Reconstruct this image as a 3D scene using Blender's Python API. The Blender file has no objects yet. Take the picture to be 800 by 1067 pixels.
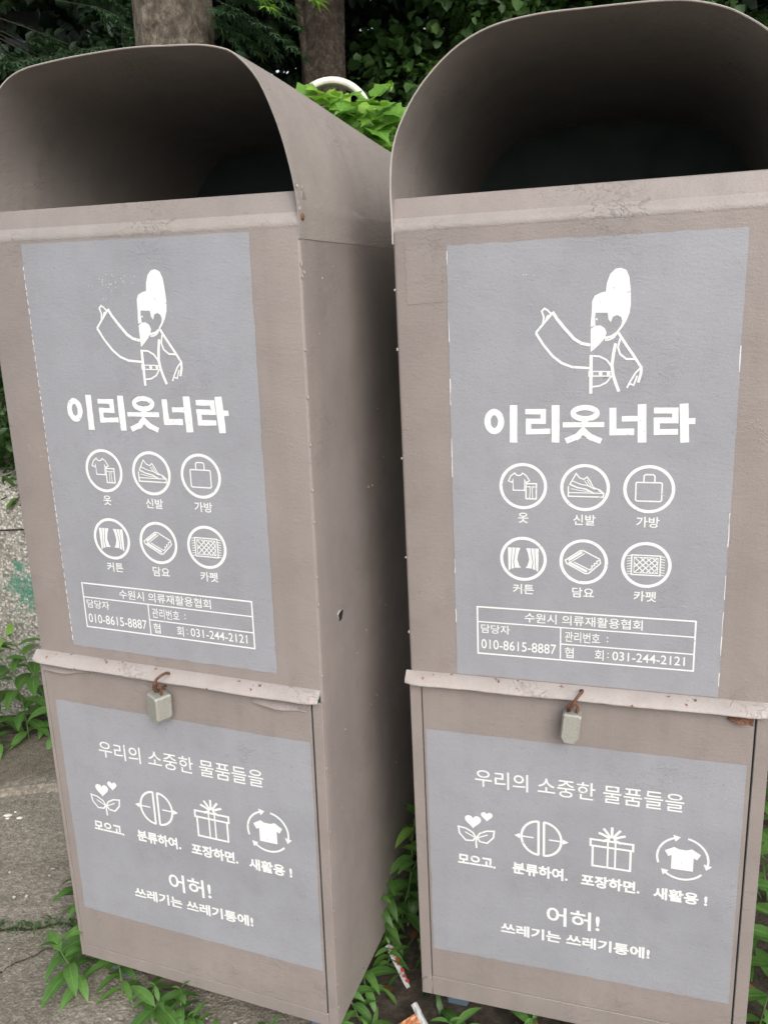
import bpy, math, random
import numpy as np
from mathutils import Vector, Matrix, Euler
from mathutils.geometry import tessellate_polygon

R = math.radians
rng = random.Random(7)
nrng = np.random.default_rng(11)
sc = bpy.context.scene
COL = sc.collection

# ------------------------------------------------------------------ camera
PITCH, ROLL, CAMZ = R(15.14), R(2.124), 1.45
cam = bpy.data.cameras.new('camera')
cam.sensor_fit = 'HORIZONTAL'
cam.sensor_width = 36.0
cam.lens = 863.1 / 800 * 36
cam.clip_start = 0.02
cam.clip_end = 400
camo = bpy.data.objects.new('camera', cam)
COL.objects.link(camo)
fwd = Vector((0, math.cos(PITCH), -math.sin(PITCH)))
up0 = Vector((0, math.sin(PITCH), math.cos(PITCH)))
ex = Vector((1, 0, 0))
rt = ex * math.cos(ROLL) - up0 * math.sin(ROLL)
up = ex * math.sin(ROLL) + up0 * math.cos(ROLL)
camo.matrix_world = Matrix(((rt.x, up.x, -fwd.x, 0), (rt.y, up.y, -fwd.y, 0), (rt.z, up.z, -fwd.z, CAMZ), (0, 0, 0, 1)))
sc.camera = camo

# ------------------------------------------------------------------ light: overcast day
SUN_EL, SUN_AZ = R(38), R(162)          # azimuth clockwise from +Y: behind the camera, to its right
w = bpy.data.worlds.new('World')
sc.world = w
w.use_nodes = True
wn = w.node_tree
bg = wn.nodes['Background']
sky = wn.nodes.new('ShaderNodeTexSky')
sky.sky_type = 'NISHITA'
sky.sun_disc = False
sky.sun_elevation = SUN_EL
sky.sun_rotation = SUN_AZ
sky.air_density = 1.0
sky.dust_density = 4.0
hs = wn.nodes.new('ShaderNodeHueSaturation')
hs.inputs['Saturation'].default_value = 0.35
wn.links.new(sky.outputs[0], hs.inputs['Color'])
wn.links.new(hs.outputs[0], bg.inputs['Color'])
bg.inputs['Strength'].default_value = 0.15
sl = bpy.data.lights.new('sun', 'SUN')
sl.energy = 1.0
sl.angle = R(50)
sl.color = (1.0, 0.97, 0.92)
so = bpy.data.objects.new('sun', sl)
COL.objects.link(so)
sd = Vector((math.sin(SUN_AZ) * math.cos(SUN_EL), math.cos(SUN_AZ) * math.cos(SUN_EL), math.sin(SUN_EL)))
so.rotation_euler = sd.to_track_quat('Z', 'Y').to_euler()
so.location = (0, -3, 8)
sc.view_settings.view_transform = 'Standard'
sc.view_settings.look = 'None'
sc.view_settings.gamma = 1
sc.view_settings.exposure = 0.60
sc.cycles.max_bounces = 8
sc.cycles.diffuse_bounces = 6
sc.cycles.transparent_max_bounces = 6
sc.cycles.sample_clamp_indirect = 6

# ------------------------------------------------------------------ material helpers
class NT:
    def __init__(s, name):
        s.m = bpy.data.materials.new(name)
        s.m.use_nodes = True
        s.t = s.m.node_tree
        s.b = s.t.nodes['Principled BSDF']
        s.out = s.t.nodes['Material Output']
        tc = s.t.nodes.new('ShaderNodeTexCoord')
        s.co = tc.outputs['Object']
    def n(s, typ, **kw):
        x = s.t.nodes.new(typ)
        for k, v in kw.items():
            setattr(x, k, v)
        return x
    def l(s, a, b):
        s.t.links.new(a, b)
    def mapped(s, scale=(1, 1, 1), loc=(0, 0, 0), rot=(0, 0, 0)):
        m = s.n('ShaderNodeMapping')
        m.inputs['Scale'].default_value = scale
        m.inputs['Location'].default_value = loc
        m.inputs['Rotation'].default_value = rot
        s.l(s.co, m.inputs['Vector'])
        return m.outputs[0]
    def noise(s, scale, detail=4, rough=0.55, vec=None, dist=0.0):
        x = s.n('ShaderNodeTexNoise')
        x.inputs['Scale'].default_value = scale
        x.inputs['Detail'].default_value = detail
        x.inputs['Roughness'].default_value = rough
        x.inputs['Distortion'].default_value = dist
        s.l(vec if vec is not None else s.co, x.inputs['Vector'])
        return x.outputs['Fac']
    def voro(s, scale, vec=None, feature='F1', out='Distance', rand=1.0):
        x = s.n('ShaderNodeTexVoronoi', feature=feature)
        x.inputs['Scale'].default_value = scale
        x.inputs['Randomness'].default_value = rand
        s.l(vec if vec is not None else s.co, x.inputs['Vector'])
        return x.outputs[out]
    def ramp(s, fac, stops, interp='LINEAR'):
        x = s.n('ShaderNodeValToRGB')
        x.color_ramp.interpolation = interp
        els = x.color_ramp.elements
        while len(els) < len(stops):
            els.new(0.5)
        for e, (p, c) in zip(els, stops):
            e.position = p
            e.color = (c[0], c[1], c[2], 1) if hasattr(c, '__len__') else (c, c, c, 1)
        s.l(fac, x.inputs[0])
        return x.outputs[0]
    def mix(s, fac, a, b, mode='MIX'):
        x = s.n('ShaderNodeMix', data_type='RGBA', blend_type=mode)
        for i, v in ((0, fac), (6, a), (7, b)):
            if isinstance(v, (int, float)):
                x.inputs[i].default_value = v if i == 0 else (v, v, v, 1)
            elif isinstance(v, tuple):
                x.inputs[i].default_value = (*v, 1)
            else:
                s.l(v, x.inputs[i])
        return x.outputs[2]
    def math(s, op, a, b=0.0):
        x = s.n('ShaderNodeMath', operation=op)
        for i, v in ((0, a), (1, b)):
            if isinstance(v, (int, float)):
                x.inputs[i].default_value = v
            else:
                s.l(v, x.inputs[i])
        return x.outputs[0]
    def bump(s, h, strength, dist, normal=None):
        x = s.n('ShaderNodeBump')
        x.inputs['Strength'].default_value = strength
        x.inputs['Distance'].default_value = dist
        s.l(h, x.inputs['Height'])
        if normal is not None:
            s.l(normal, x.inputs['Normal'])
        return x.outputs[0]
    def sep(s):
        x = s.n('ShaderNodeSeparateXYZ')
        s.l(s.co, x.inputs[0])
        return x.outputs
    def color(s, v):
        if isinstance(v, tuple):
            s.b.inputs['Base Color'].default_value = (*v, 1)
        else:
            s.l(v, s.b.inputs['Base Color'])
    def rough(s, v):
        if isinstance(v, (int, float)):
            s.b.inputs['Roughness'].default_value = v
        else:
            s.l(v, s.b.inputs['Roughness'])
    def normal(s, v):
        s.l(v, s.b.inputs['Normal'])

def paint_mat(name, base, chips=0.0, streak=0.5, bump=0.6, rough=0.5):
    """brushed-on metal paint: mottling, wrinkles, thin dirt, chips down to rust"""
    t = NT(name)
    d = tuple(c * 0.88 for c in base)
    l = tuple(min(1, c * 1.07) for c in base)
    n1 = t.noise(5, 6, 0.6)
    c = t.ramp(n1, [(0.3, d), (0.7, l)])
    nf = t.noise(420, 2, 0.5)
    c = t.mix(t.ramp(nf, [(0.3, 0.16), (0.5, 0.0)]), c, tuple(x * 0.6 for x in base))
    ng = t.noise(24, 6, 0.75, t.mapped((1, 1, 1), (1.1, 6.2, 2.7)))
    c = t.mix(t.math('MULTIPLY', t.ramp(ng, [(0.52, 0), (0.66, 1)]), 0.16), c, (base[0] * 0.62, base[1] * 0.60, base[2] * 0.57))
    # vertical rain streaks of dirt
    v = t.mapped((30, 30, 1.2))
    n2 = t.noise(1.0, 4, 0.6, v)
    c = t.mix(t.math('MULTIPLY', t.ramp(n2, [(0.47, 0), (0.72, 1)]), 0.30 * streak), c, (base[0] * 0.55, base[1] * 0.52, base[2] * 0.48))
    # grime specks
    n3 = t.noise(160, 3, 0.6)
    c = t.mix(t.math('MULTIPLY', t.ramp(n3, [(0.66, 0), (0.72, 1)]), 0.35), c, (0.10, 0.085, 0.07))
    n5 = t.noise(90, 3, 0.5, t.mapped((1, 1, 1), (3.1, 2.2, 7.7)))
    c = t.mix(t.math('MULTIPLY', t.ramp(n5, [(0.755, 0), (0.775, 1)]), 0.35 * min(1, base[0] * 4)), c, (0.50, 0.46, 0.43))
    # faint patches where a second coat was rolled on
    n6 = t.noise(2.6, 3, 0.4, t.mapped((1, 1, 0.8), (5.2, 1.1, 3.3)), 0.4)
    c = t.mix(t.math('MULTIPLY', t.ramp(n6, [(0.50, 0), (0.54, 1)]), 0.14), c, d)
    if chips:
        n4 = t.noise(48, 7, 0.7)
        m = t.ramp(n4, [(0.74 - chips * 0.2, 0), (0.755 - chips * 0.2, 1)])
        rust = t.ramp(t.noise(70, 3), [(0.35, (0.05, 0.018, 0.01)), (0.65, (0.24, 0.085, 0.035))])
        c = t.mix(m, c, rust)
    t.color(c)
    t.rough(t.ramp(t.noise(14, 4), [(0.3, rough - 0.06), (0.7, rough + 0.1)]))
    h1 = t.noise(200, 4, 0.6, t.mapped((0.35, 0.35, 1)))
    h2 = t.noise(38, 6, 0.7, t.mapped((0.6, 0.6, 1)))
    h3 = t.noise(4, 2, 0.5)
    b1 = t.bump(h3, 0.3 * bump, 0.02)
    b2 = t.bump(h2, 0.20 * bump, 0.005, b1)
    b3 = t.bump(h1, 0.44 * bump, 0.0012, b2)
    h4 = t.noise(330, 3, 0.6)
    b4 = t.bump(h4, 0.42 * bump, 0.0014, b3)
    ridge = t.math('ABSOLUTE', t.math('SUBTRACT', t.noise(42, 5, 0.6, t.mapped((0.7, 0.7, 1), (7, 3, 1)), 1.2), 0.5))
    rm = t.math('MULTIPLY', t.ramp(ridge, [(0.0, 1), (0.022, 0)]), t.ramp(t.noise(5, 3, 0.5, t.mapped((1, 1, 1), (2, 8, 4))), [(0.52, 0), (0.66, 1)]))
    t.normal(t.bump(rm, 0.7 * bump, 0.0012, b4))
    return t.m

M = {}
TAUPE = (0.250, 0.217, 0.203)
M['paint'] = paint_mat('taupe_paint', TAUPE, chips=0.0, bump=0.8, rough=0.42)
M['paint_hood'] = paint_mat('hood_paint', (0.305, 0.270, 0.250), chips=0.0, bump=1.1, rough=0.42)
M['rail'] = paint_mat('rail_paint', (0.36, 0.322, 0.305), chips=0.57, bump=1.2)
M['rim'] = paint_mat('worn_edge', (0.34, 0.31, 0.285), chips=0.1)
M['lip'] = paint_mat('lip_highlight', (0.300, 0.270, 0.256), chips=0.02, bump=1.2)  # body paint made paler, so the fold's highlight sits in the colour
M['panel'] = paint_mat('blue_grey_paint', (0.276, 0.281, 0.305), streak=0.25, bump=0.7, rough=0.48)
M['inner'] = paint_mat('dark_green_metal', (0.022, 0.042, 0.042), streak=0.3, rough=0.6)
M['leg'] = paint_mat('blue_leg_paint', (0.10, 0.15, 0.20), chips=0.6)

t = NT('white_stencil_paint')
nz = t.noise(140, 4, 0.65)
nz2 = t.noise(600, 2, 0.5)
mk = t.math('ADD', t.ramp(nz, [(0.62, 0), (0.70, 1)]), t.ramp(nz2, [(0.66, 0), (0.72, 0.7)]))
t.color(t.mix(mk, (0.69, 0.70, 0.69), (0.40, 0.41, 0.46)))
t.rough(0.55)
M['white'] = t.m

t = NT('rust')
t.color(t.ramp(t.noise(120, 5, 0.7), [(0.3, (0.04, 0.02, 0.014)), (0.5, (0.12, 0.052, 0.03)), (0.72, (0.21, 0.105, 0.06))]))
t.rough(0.9)
t.normal(t.bump(t.noise(300, 3), 0.6, 0.001))
M['rust'] = t.m

t = NT('weathered_lock')
t.color(t.ramp(t.noise(260, 4, 0.7), [(0.32, (0.30, 0.29, 0.25)), (0.5, (0.345, 0.34, 0.305)), (0.7, (0.39, 0.385, 0.35))]))
t.rough(0.5)
t.b.inputs['Metallic'].default_value = 0.35
t.normal(t.bump(t.noise(400, 3), 0.35, 0.0008))
M['lock'] = t.m

t = NT('concrete')
big = t.noise(1.3, 6, 0.6)
c = t.ramp(big, [(0.3, (0.13, 0.113, 0.088)), (0.5, (0.235, 0.210, 0.170)), (0.72, (0.33, 0.30, 0.248))])
fine = t.noise(60, 5, 0.75)
c = t.mix(0.55, c, t.ramp(fine, [(0.36, (0.06, 0.054, 0.045)), (0.5, (0.19, 0.171, 0.142)), (0.66, (0.39, 0.358, 0.30))]))
grit = t.voro(170)
c = t.mix(t.math('MULTIPLY', t.ramp(t.noise(120, 2), [(0.60, 0), (0.66, 1)]), 0.6), c, (0.36, 0.34, 0.30))
moss = t.math('MULTIPLY', t.ramp(t.noise(3.2, 6, 0.7, t.mapped((1, 2.5, 1), (4, 2, 0))), [(0.56, 0), (0.68, 1)]), 0.5)
c = t.mix(moss, c, (0.055, 0.062, 0.028))
wet = t.math('MULTIPLY', t.ramp(t.noise(2.1, 4, 0.6, t.mapped((1, 1.6, 1), (9, 5, 0))), [(0.5, 0), (0.62, 1)]), 0.35)
c = t.mix(wet, c, (0.085, 0.066, 0.048))
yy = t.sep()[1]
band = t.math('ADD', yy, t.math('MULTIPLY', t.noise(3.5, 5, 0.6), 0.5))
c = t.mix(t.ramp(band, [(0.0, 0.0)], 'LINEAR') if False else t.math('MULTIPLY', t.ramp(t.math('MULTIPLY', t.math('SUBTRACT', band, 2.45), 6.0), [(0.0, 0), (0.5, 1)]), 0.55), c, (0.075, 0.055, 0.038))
t.color(c)
t.rough(0.92)
b1 = t.bump(t.noise(18, 6, 0.7), 0.5, 0.012)
t.normal(t.bump(grit, 0.6, 0.003, b1))
M['concrete'] = t.m

t = NT('soil')
c = t.ramp(t.noise(30, 7, 0.75), [(0.3, (0.022, 0.017, 0.012)), (0.5, (0.075, 0.057, 0.040)), (0.66, (0.13, 0.105, 0.075)), (0.75, (0.25, 0.21, 0.16))])
t.color(c)
t.rough(1.0)
t.normal(t.bump(t.noise(50, 8, 0.8), 1.0, 0.02))
M['soil'] = t.m

t = NT('aggregate_wall')
v = t.voro(125, out='Color')
sepc = t.n('ShaderNodeSeparateColor')
t.l(v, sepc.inputs[0])
c = t.ramp(sepc.outputs[0], [(0.0, (0.14, 0.13, 0.11)), (0.35, (0.36, 0.34, 0.30)), (0.7, (0.52, 0.50, 0.45)), (1.0, (0.66, 0.64, 0.59))])
c = t.mix(t.ramp(t.voro(125), [(0.25, 0), (0.55, 0.6)]), c, (0.12, 0.115, 0.10))
c = t.mix(t.math('MULTIPLY', t.ramp(t.noise(4, 5), [(0.45, 0), (0.7, 1)]), 0.35), c, (0.13, 0.125, 0.10))
# spilled green paint: a splash with ragged drips, fixed to the wall
spl = t.n('ShaderNodeVectorMath', operation='DISTANCE')
t.l(t.mapped((1, 0, 0.8)), spl.inputs[0])
spl.inputs[1].default_value = (-1.20, 0, 0.40)
sm = t.math('ADD', t.math('MULTIPLY', spl.outputs['Value'], 3.3), t.math('MULTIPLY', t.noise(9, 6, 0.75), 1.5))
c = t.mix(t.ramp(sm, [(1.06, 0), (1.16, 0)][:0] + [(0.0, 0.9), (0.84, 0.85), (0.98, 0.0)]), c, (0.03, 0.165, 0.11))
t.color(c)
t.rough(0.9)
t.normal(t.bump(t.voro(125), 0.35, 0.004))
M['wall'] = t.m

def bark_mat(name, lo, hi, sc_=1.0):
    t = NT(name)
    v = t.mapped((1, 1, 0.85))
    n = t.noise(17 * sc_, 10, 0.8, v, 0.5)
    n2 = t.noise(46 * sc_, 6, 0.7, t.mapped((1, 1, 0.6), (3, 3, 3)), 0.8)
    c = t.ramp(n, [(0.36, tuple(x * 0.35 for x in lo)), (0.46, lo), (0.62, hi), (0.72, tuple(x * 0.8 for x in hi))])
    c = t.mix(t.math('MULTIPLY', t.ramp(n2, [(0.42, 1), (0.58, 0)]), 0.6), c, tuple(x * 0.5 for x in lo))
    t.color(c)
    t.rough(0.95)
    b = t.bump(n2, 0.9, 0.02)
    t.normal(t.bump(n, 1.0, 0.05, b))
    return t.m
M['bark_pale'] = bark_mat('flaky_bark', (0.20, 0.16, 0.12), (0.50, 0.43, 0.34))
M['bark_brown'] = bark_mat('brown_bark', (0.10, 0.075, 0.055), (0.27, 0.215, 0.16), 1.3)

def leaf_mat(name, lo, hi, trans=0.35, rough=0.5):
    t = NT(name)
    g = t.n('ShaderNodeNewGeometry')
    c = t.ramp(g.outputs['Random Per Island'], [(0.0, lo), (0.8, hi), (1.0, (hi[0] * 1.35, hi[1] * 1.15, hi[2] * 0.9))])
    n = t.noise(90, 3)
    c = t.mix(t.math('MULTIPLY', t.ramp(n, [(0.4, 0), (0.75, 1)]), 0.35), c, tuple(x * 0.6 for x in lo))
    at = t.n('ShaderNodeAttribute', attribute_name='rib')      # the paler midrib of the larger leaves
    c = t.mix(t.math('MULTIPLY', t.ramp(at.outputs['Fac'], [(0.86, 0), (0.99, 1)]), 0.34), c, (hi[0] * 1.9, hi[1] * 1.5, hi[2] * 1.7))
    t.color(c)
    t.rough(rough)
    tr = t.n('ShaderNodeBsdfTranslucent')
    c2 = t.mix(1.0, c, (1.2, 1.25, 0.6), 'MULTIPLY')
    t.l(c2, tr.inputs['Color'])
    mx = t.n('ShaderNodeMixShader')
    mx.inputs[0].default_value = trans
    t.l(t.b.outputs[0], mx.inputs[1])
    t.l(tr.outputs[0], mx.inputs[2])
    t.l(mx.outputs[0], t.out.inputs['Surface'])
    return t.m
M['leaf_weed'] = leaf_mat('weed_leaf', (0.06, 0.15, 0.03), (0.14, 0.29, 0.07), 0.35, 0.42)
M['leaf_bright'] = leaf_mat('bright_leaf', (0.11, 0.26, 0.035), (0.22, 0.42, 0.07))
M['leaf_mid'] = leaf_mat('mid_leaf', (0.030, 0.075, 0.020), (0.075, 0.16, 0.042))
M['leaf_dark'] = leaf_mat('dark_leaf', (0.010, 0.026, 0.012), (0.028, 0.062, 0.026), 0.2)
M['leaf_fine'] = leaf_mat('fine_leaf', (0.022, 0.058, 0.028), (0.055, 0.115, 0.05), 0.25)
M['leaf_dead'] = leaf_mat('dead_leaf', (0.10, 0.05, 0.02), (0.26, 0.15, 0.06), 0.2)

def flat(name, col, rough=0.6, metal=0.0, bump=0.0):
    t = NT(name)
    n = t.noise(40, 4)
    t.color(t.ramp(n, [(0.3, tuple(c * 0.8 for c in col)), (0.7, tuple(min(1, c * 1.08) for c in col))]))
    t.rough(rough)
    t.b.inputs['Metallic'].default_value = metal
    if bump:
        t.normal(t.bump(t.noise(80, 4), bump, 0.004))
    return t.m
M['twig'] = flat('dark_twig', (0.035, 0.032, 0.024), 0.9)
M['stem'] = flat('stem_green', (0.10, 0.16, 0.05))
M['hoop'] = flat('white_pipe_paint', (0.62, 0.60, 0.52), 0.45)
M['plaster'] = flat('pale_plaster', (0.62, 0.66, 0.64), 0.8)
M['roof'] = flat('slate_roof', (0.05, 0.065, 0.085), 0.5)
M['glass'] = flat('dark_glass', (0.03, 0.04, 0.045), 0.12)
M['shade_core'] = flat('leaf_litter_mass', (0.012, 0.020, 0.011), 1.0)
M['litter_white'] = flat('litter_white', (0.42, 0.42, 0.41), 0.35)
M['litter_red'] = flat('litter_red', (0.45, 0.05, 0.05), 0.4)
M['litter_orange'] = flat('litter_orange', (0.42, 0.17, 0.075), 0.4, bump=0.5)
M['litter_yellow'] = flat('litter_yellow', (0.65, 0.45, 0.12), 0.4)
M['pebble'] = flat('pebble', (0.42, 0.40, 0.36), 0.9)
M['droppings'] = flat('droppings', (0.72, 0.71, 0.64), 0.9)
M['pot'] = flat('brown_stone', (0.10, 0.07, 0.055), 0.9, bump=0.8)

# ------------------------------------------------------------------ mesh helpers
def tag(o, label=None, cat=None, group=None, kind=None):
    if label: o['label'] = label
    if cat: o['category'] = cat
    if group: o['group'] = group
    if kind: o['kind'] = kind
    return o

def empty(name, mat4=None, loc=None):
    o = bpy.data.objects.new(name, None)
    COL.objects.link(o)
    if mat4 is not None: o.matrix_world = mat4
    if loc is not None: o.location = loc
    o.empty_display_size = 0.1
    return o

def link_mesh(name, me, mat, parent=None, smooth=False):
    mats = mat if isinstance(mat, (list, tuple)) else [mat]
    for m in mats:
        me.materials.append(m)
    if smooth:
        me.polygons.foreach_set('use_smooth', [True] * len(me.polygons))
    o = bpy.data.objects.new(name, me)
    COL.objects.link(o)
    if parent is not None:
        o.parent = parent
    return o

class MB:
    def __init__(s):
        s.v = []; s.f = []; s.mi = []; s.k = 0
    def add(s, vs, fs, mi=0):
        b = len(s.v)
        s.v += [tuple(p) for p in vs]
        s.f += [tuple(i + b for i in f) for f in fs]
        s.mi += [mi] * len(fs)
    def box(s, x0, x1, y0, y1, z0, z1, bev=0.0, mi=0):
        if bev <= 0:
            vs = [(x, y, z) for z in (z0, z1) for x, y in ((x0, y0), (x1, y0), (x1, y1), (x0, y1))]
            s.add(vs, [(3, 2, 1, 0), (4, 5, 6, 7), (0, 1, 5, 4), (1, 2, 6, 5), (2, 3, 7, 6), (3, 0, 4, 7)], mi)
        else:
            b = bev
            rings = []
            for z, k in ((z0, b), (z0 + b, 0), (z1 - b, 0), (z1, b)):
                rings.append([(x0 + b + k * .0, y0 + k, z), (x1 - b, y0 + k, z), (x1 - k, y0 + b, z), (x1 - k, y1 - b, z),
                              (x1 - b, y1 - k, z), (x0 + b, y1 - k, z), (x0 + k, y1 - b, z), (x0 + k, y0 + b, z)])
            vs = [p for r in rings for p in r]
            fs = [tuple(range(7, -1, -1)), tuple(range(24, 32))]
            for i in range(3):
                for j in range(8):
                    fs.append((i * 8 + j, i * 8 + (j + 1) % 8, i * 8 + 8 + (j + 1) % 8, i * 8 + 8 + j))
            s.add(vs, fs, mi)
    def tube(s, pts, r, n=8, mi=0, cap=True):
        pts = [Vector(p) for p in pts]
        rs = r if hasattr(r, '__len__') else [r] * len(pts)
        vs = []; fs = []
        prev = None
        for i, p in enumerate(pts):
            d = (pts[min(i + 1, len(pts) - 1)] - pts[max(i - 1, 0)]).normalized()
            if prev is None:
                a = d.orthogonal().normalized()
            else:
                a = (prev - d * prev.dot(d)).normalized()
            prev = a
            b = d.cross(a)
            for j in range(n):
                th = 2 * math.pi * j / n
                vs.append(p + (a * math.cos(th) + b * math.sin(th)) * rs[i])
        for i in range(len(pts) - 1):
            for j in range(n):
                fs.append((i * n + j, i * n + (j + 1) % n, (i + 1) * n + (j + 1) % n, (i + 1) * n + j))
        if cap:
            fs.append(tuple(range(n - 1, -1, -1)))
            fs.append(tuple(range((len(pts) - 1) * n, len(pts) * n)))
        s.add(vs, fs, mi)
    def prism(s, prof, x0, x1, mi=0, cap=True):
        """closed profile in (y,z) run along x"""
        n = len(prof)
        vs = [(x, y, z) for x in (x0, x1) for y, z in prof]
        fs = [(j, j + n, (j + 1) % n + n, (j + 1) % n) for j in range(n)]
        if cap:
            tri = tessellate_polygon([[Vector((y, z, 0)) for y, z in prof]])
            fs += [tuple(t) for t in tri] + [tuple(i + n for i in reversed(t)) for t in tri]
        s.add(vs, fs, mi)
    def blob(s, c, r, mi=0, seg=6, ring=4):
        c = Vector(c); rr = r if hasattr(r, '__len__') else (r, r, r)
        vs = []; fs = []
        for i in range(1, ring):
            ph = math.pi * i / ring
            for j in range(seg):
                th = 2 * math.pi * j / seg
                k = 1 + 0.12 * rng.uniform(-1, 1)
                vs.append((c.x + rr[0] * k * math.sin(ph) * math.cos(th), c.y + rr[1] * k * math.sin(ph) * math.sin(th), c.z + rr[2] * k * math.cos(ph)))
        t_, b_ = len(vs), len(vs) + 1
        vs += [(c.x, c.y, c.z + rr[2]), (c.x, c.y, c.z - rr[2])]
        for i in range(ring - 2):
            for j in range(seg):
                fs.append((i * seg + j, (i + 1) * seg + j, (i + 1) * seg + (j + 1) % seg, i * seg + (j + 1) % seg))
        for j in range(seg):
            fs.append((t_, j, (j + 1) % seg))
            fs.append((b_, (ring - 2) * seg + (j + 1) % seg, (ring - 2) * seg + j))
        s.add(vs, fs, mi)
    # flat graphics painted on a vertical plane facing -y; successive shapes are lifted by hundredths of a millimetre
    def lift(s):
        s.k = (s.k + 1) % 14
        return s.y0 - 0.00004 * s.k
    def fill(s, pts):
        y = s.lift()
        tri = tessellate_polygon([[Vector((x, z, 0)) for x, z in pts]])
        vs = [(x, y, z) for x, z in pts]
        s.add(vs, [tuple(t) for t in tri])
    def stroke(s, pts, w, closed=False, j=0.0):
        y = s.lift()
        P_ = [Vector(p) for p in pts]
        if closed: P_ = P_ + [P_[0]]
        n = len(P_); vs = []; fs = []
        for i, p in enumerate(P_):
            if closed:
                a = P_[i - 1] if i > 0 else P_[-2]
                b = P_[i + 1] if i < n - 1 else P_[1]
            else:
                a = P_[max(i - 1, 0)]; b = P_[min(i + 1, n - 1)]
            d1 = (p - a).normalized() if (p - a).length > 1e-9 else (b - p).normalized()
            d2 = (b - p).normalized() if (b - p).length > 1e-9 else d1
            n1 = Vector((-d1.y, d1.x)); n2 = Vector((-d2.y, d2.x))
            m = (n1 + n2)
            if m.length < 1e-6: m = n1
            m.normalize()
            k = 1 / max(0.5, m.dot(n1))
            q = w / 2 * k * (1 + j * rng.uniform(-1, 1))
            vs += [(p.x + m.x * q, y, p.y + m.y * q), (p.x - m.x * q, y, p.y - m.y * q)]
            if i: fs.append((2 * i - 2, 2 * i - 1, 2 * i + 1, 2 * i))
        s.add(vs, fs)
    def arc(s, cx, cz, rx, rz, a0, a1, w, n=24, j=0.0):
        pts = [(cx + rx * math.cos(R(a0 + (a1 - a0) * i / n)), cz + rz * math.sin(R(a0 + (a1 - a0) * i / n))) for i in range(n + 1)]
        if abs(a1 - a0) >= 360: s.stroke(pts[:-1], w, True, j)
        else: s.stroke(pts, w, False, j)
    def disc(s, cx, cz, r):
        s.fill([(cx + r * math.cos(2 * math.pi * i / 12), cz + r * math.sin(2 * math.pi * i / 12)) for i in range(12)])
    def text(s, body, x0, x1, z0, z1, bold=0.0):
        c = bpy.data.curves.new('t', 'FONT')
        c.body = body; c.size = 1; c.offset = bold; c.resolution_u = 3
        o = bpy.data.objects.new('t', c)
        COL.objects.link(o)
        dg = bpy.context.evaluated_depsgraph_get()
        me = bpy.data.meshes.new_from_object(o.evaluated_get(dg))
        vs = np.array([v.co[:2] for v in me.vertices])
        lo, hi = vs.min(0), vs.max(0)
        y = s.lift()
        sx = (x1 - x0) / (hi[0] - lo[0]); sz = (z1 - z0) / (hi[1] - lo[1])
        s.add([(x0 + (a - lo[0]) * sx, y, z0 + (b - lo[1]) * sz) for a, b in vs], [tuple(p.vertices) for p in me.polygons])
        bpy.data.objects.remove(o); bpy.data.curves.remove(c); bpy.data.meshes.remove(me)
    def build(s, name, mat, parent=None, smooth=False):
        me = bpy.data.meshes.new(name)
        me.from_pydata(s.v, [], s.f)
        if any(s.mi): me.polygons.foreach_set('material_index', s.mi)
        me.update()
        return link_mesh(name, me, mat, parent, smooth)

def catmull(pts, sub=4):
    P_ = [Vector(p) for p in pts]
    P_ = [P_[0] * 2 - P_[1]] + P_ + [P_[-1] * 2 - P_[-2]]
    out = []
    for i in range(1, len(P_) - 2):
        a, b, c, d = P_[i - 1:i + 3]
        for k in range(sub):
            t = k / sub
            out.append(0.5 * ((2 * b) + (c - a) * t + (2 * a - 5 * b + 4 * c - d) * t * t + (3 * b - a - 3 * c + d) * t ** 3))
    out.append(P_[-2])
    return out

def autosmooth(o, deg=35):
    me = o.data
    me.polygons.foreach_set('use_smooth', [True] * len(me.polygons))
    me.set_sharp_from_angle(angle=R(deg))
EMB_FILL = [[(0.3063, 1.3177), (0.3064, 1.3283), (0.3075, 1.3389), (0.3077, 1.356), (0.3115, 1.3637), (0.3205, 1.3677), (0.3273, 1.369), (0.3285, 1.3811), (0.3329, 1.3938), (0.3404, 1.4011), (0.348, 1.402), (0.3558, 1.3985), (0.3604, 1.3886), (0.3627, 1.3706), (0.3636, 1.3499), (0.3622, 1.3369), (0.3579, 1.3253), (0.3525, 1.3163), (0.346, 1.308), (0.3378, 1.3013), (0.3273, 1.2992), (0.3272, 1.3027), (0.3364, 1.3046), (0.3441, 1.3099), (0.3504, 1.319), (0.3522, 1.3255), (0.35, 1.3316), (0.3442, 1.3344), (0.3383, 1.332), (0.3354, 1.3239), (0.3319, 1.3288), (0.3309, 1.3381), (0.3128, 1.3387), (0.3124, 1.3295), (0.3132, 1.3201)], [(0.3064, 1.315), (0.3124, 1.3194), (0.3203, 1.3199), (0.3269, 1.3157), (0.3297, 1.309), (0.3273, 1.3011), (0.3222, 1.2945), (0.3144, 1.2866), (0.307, 1.2801)], [(0.3135, 1.3305), (0.3161, 1.3304), (0.3162, 1.3277), (0.3135, 1.3278)]]
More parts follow.
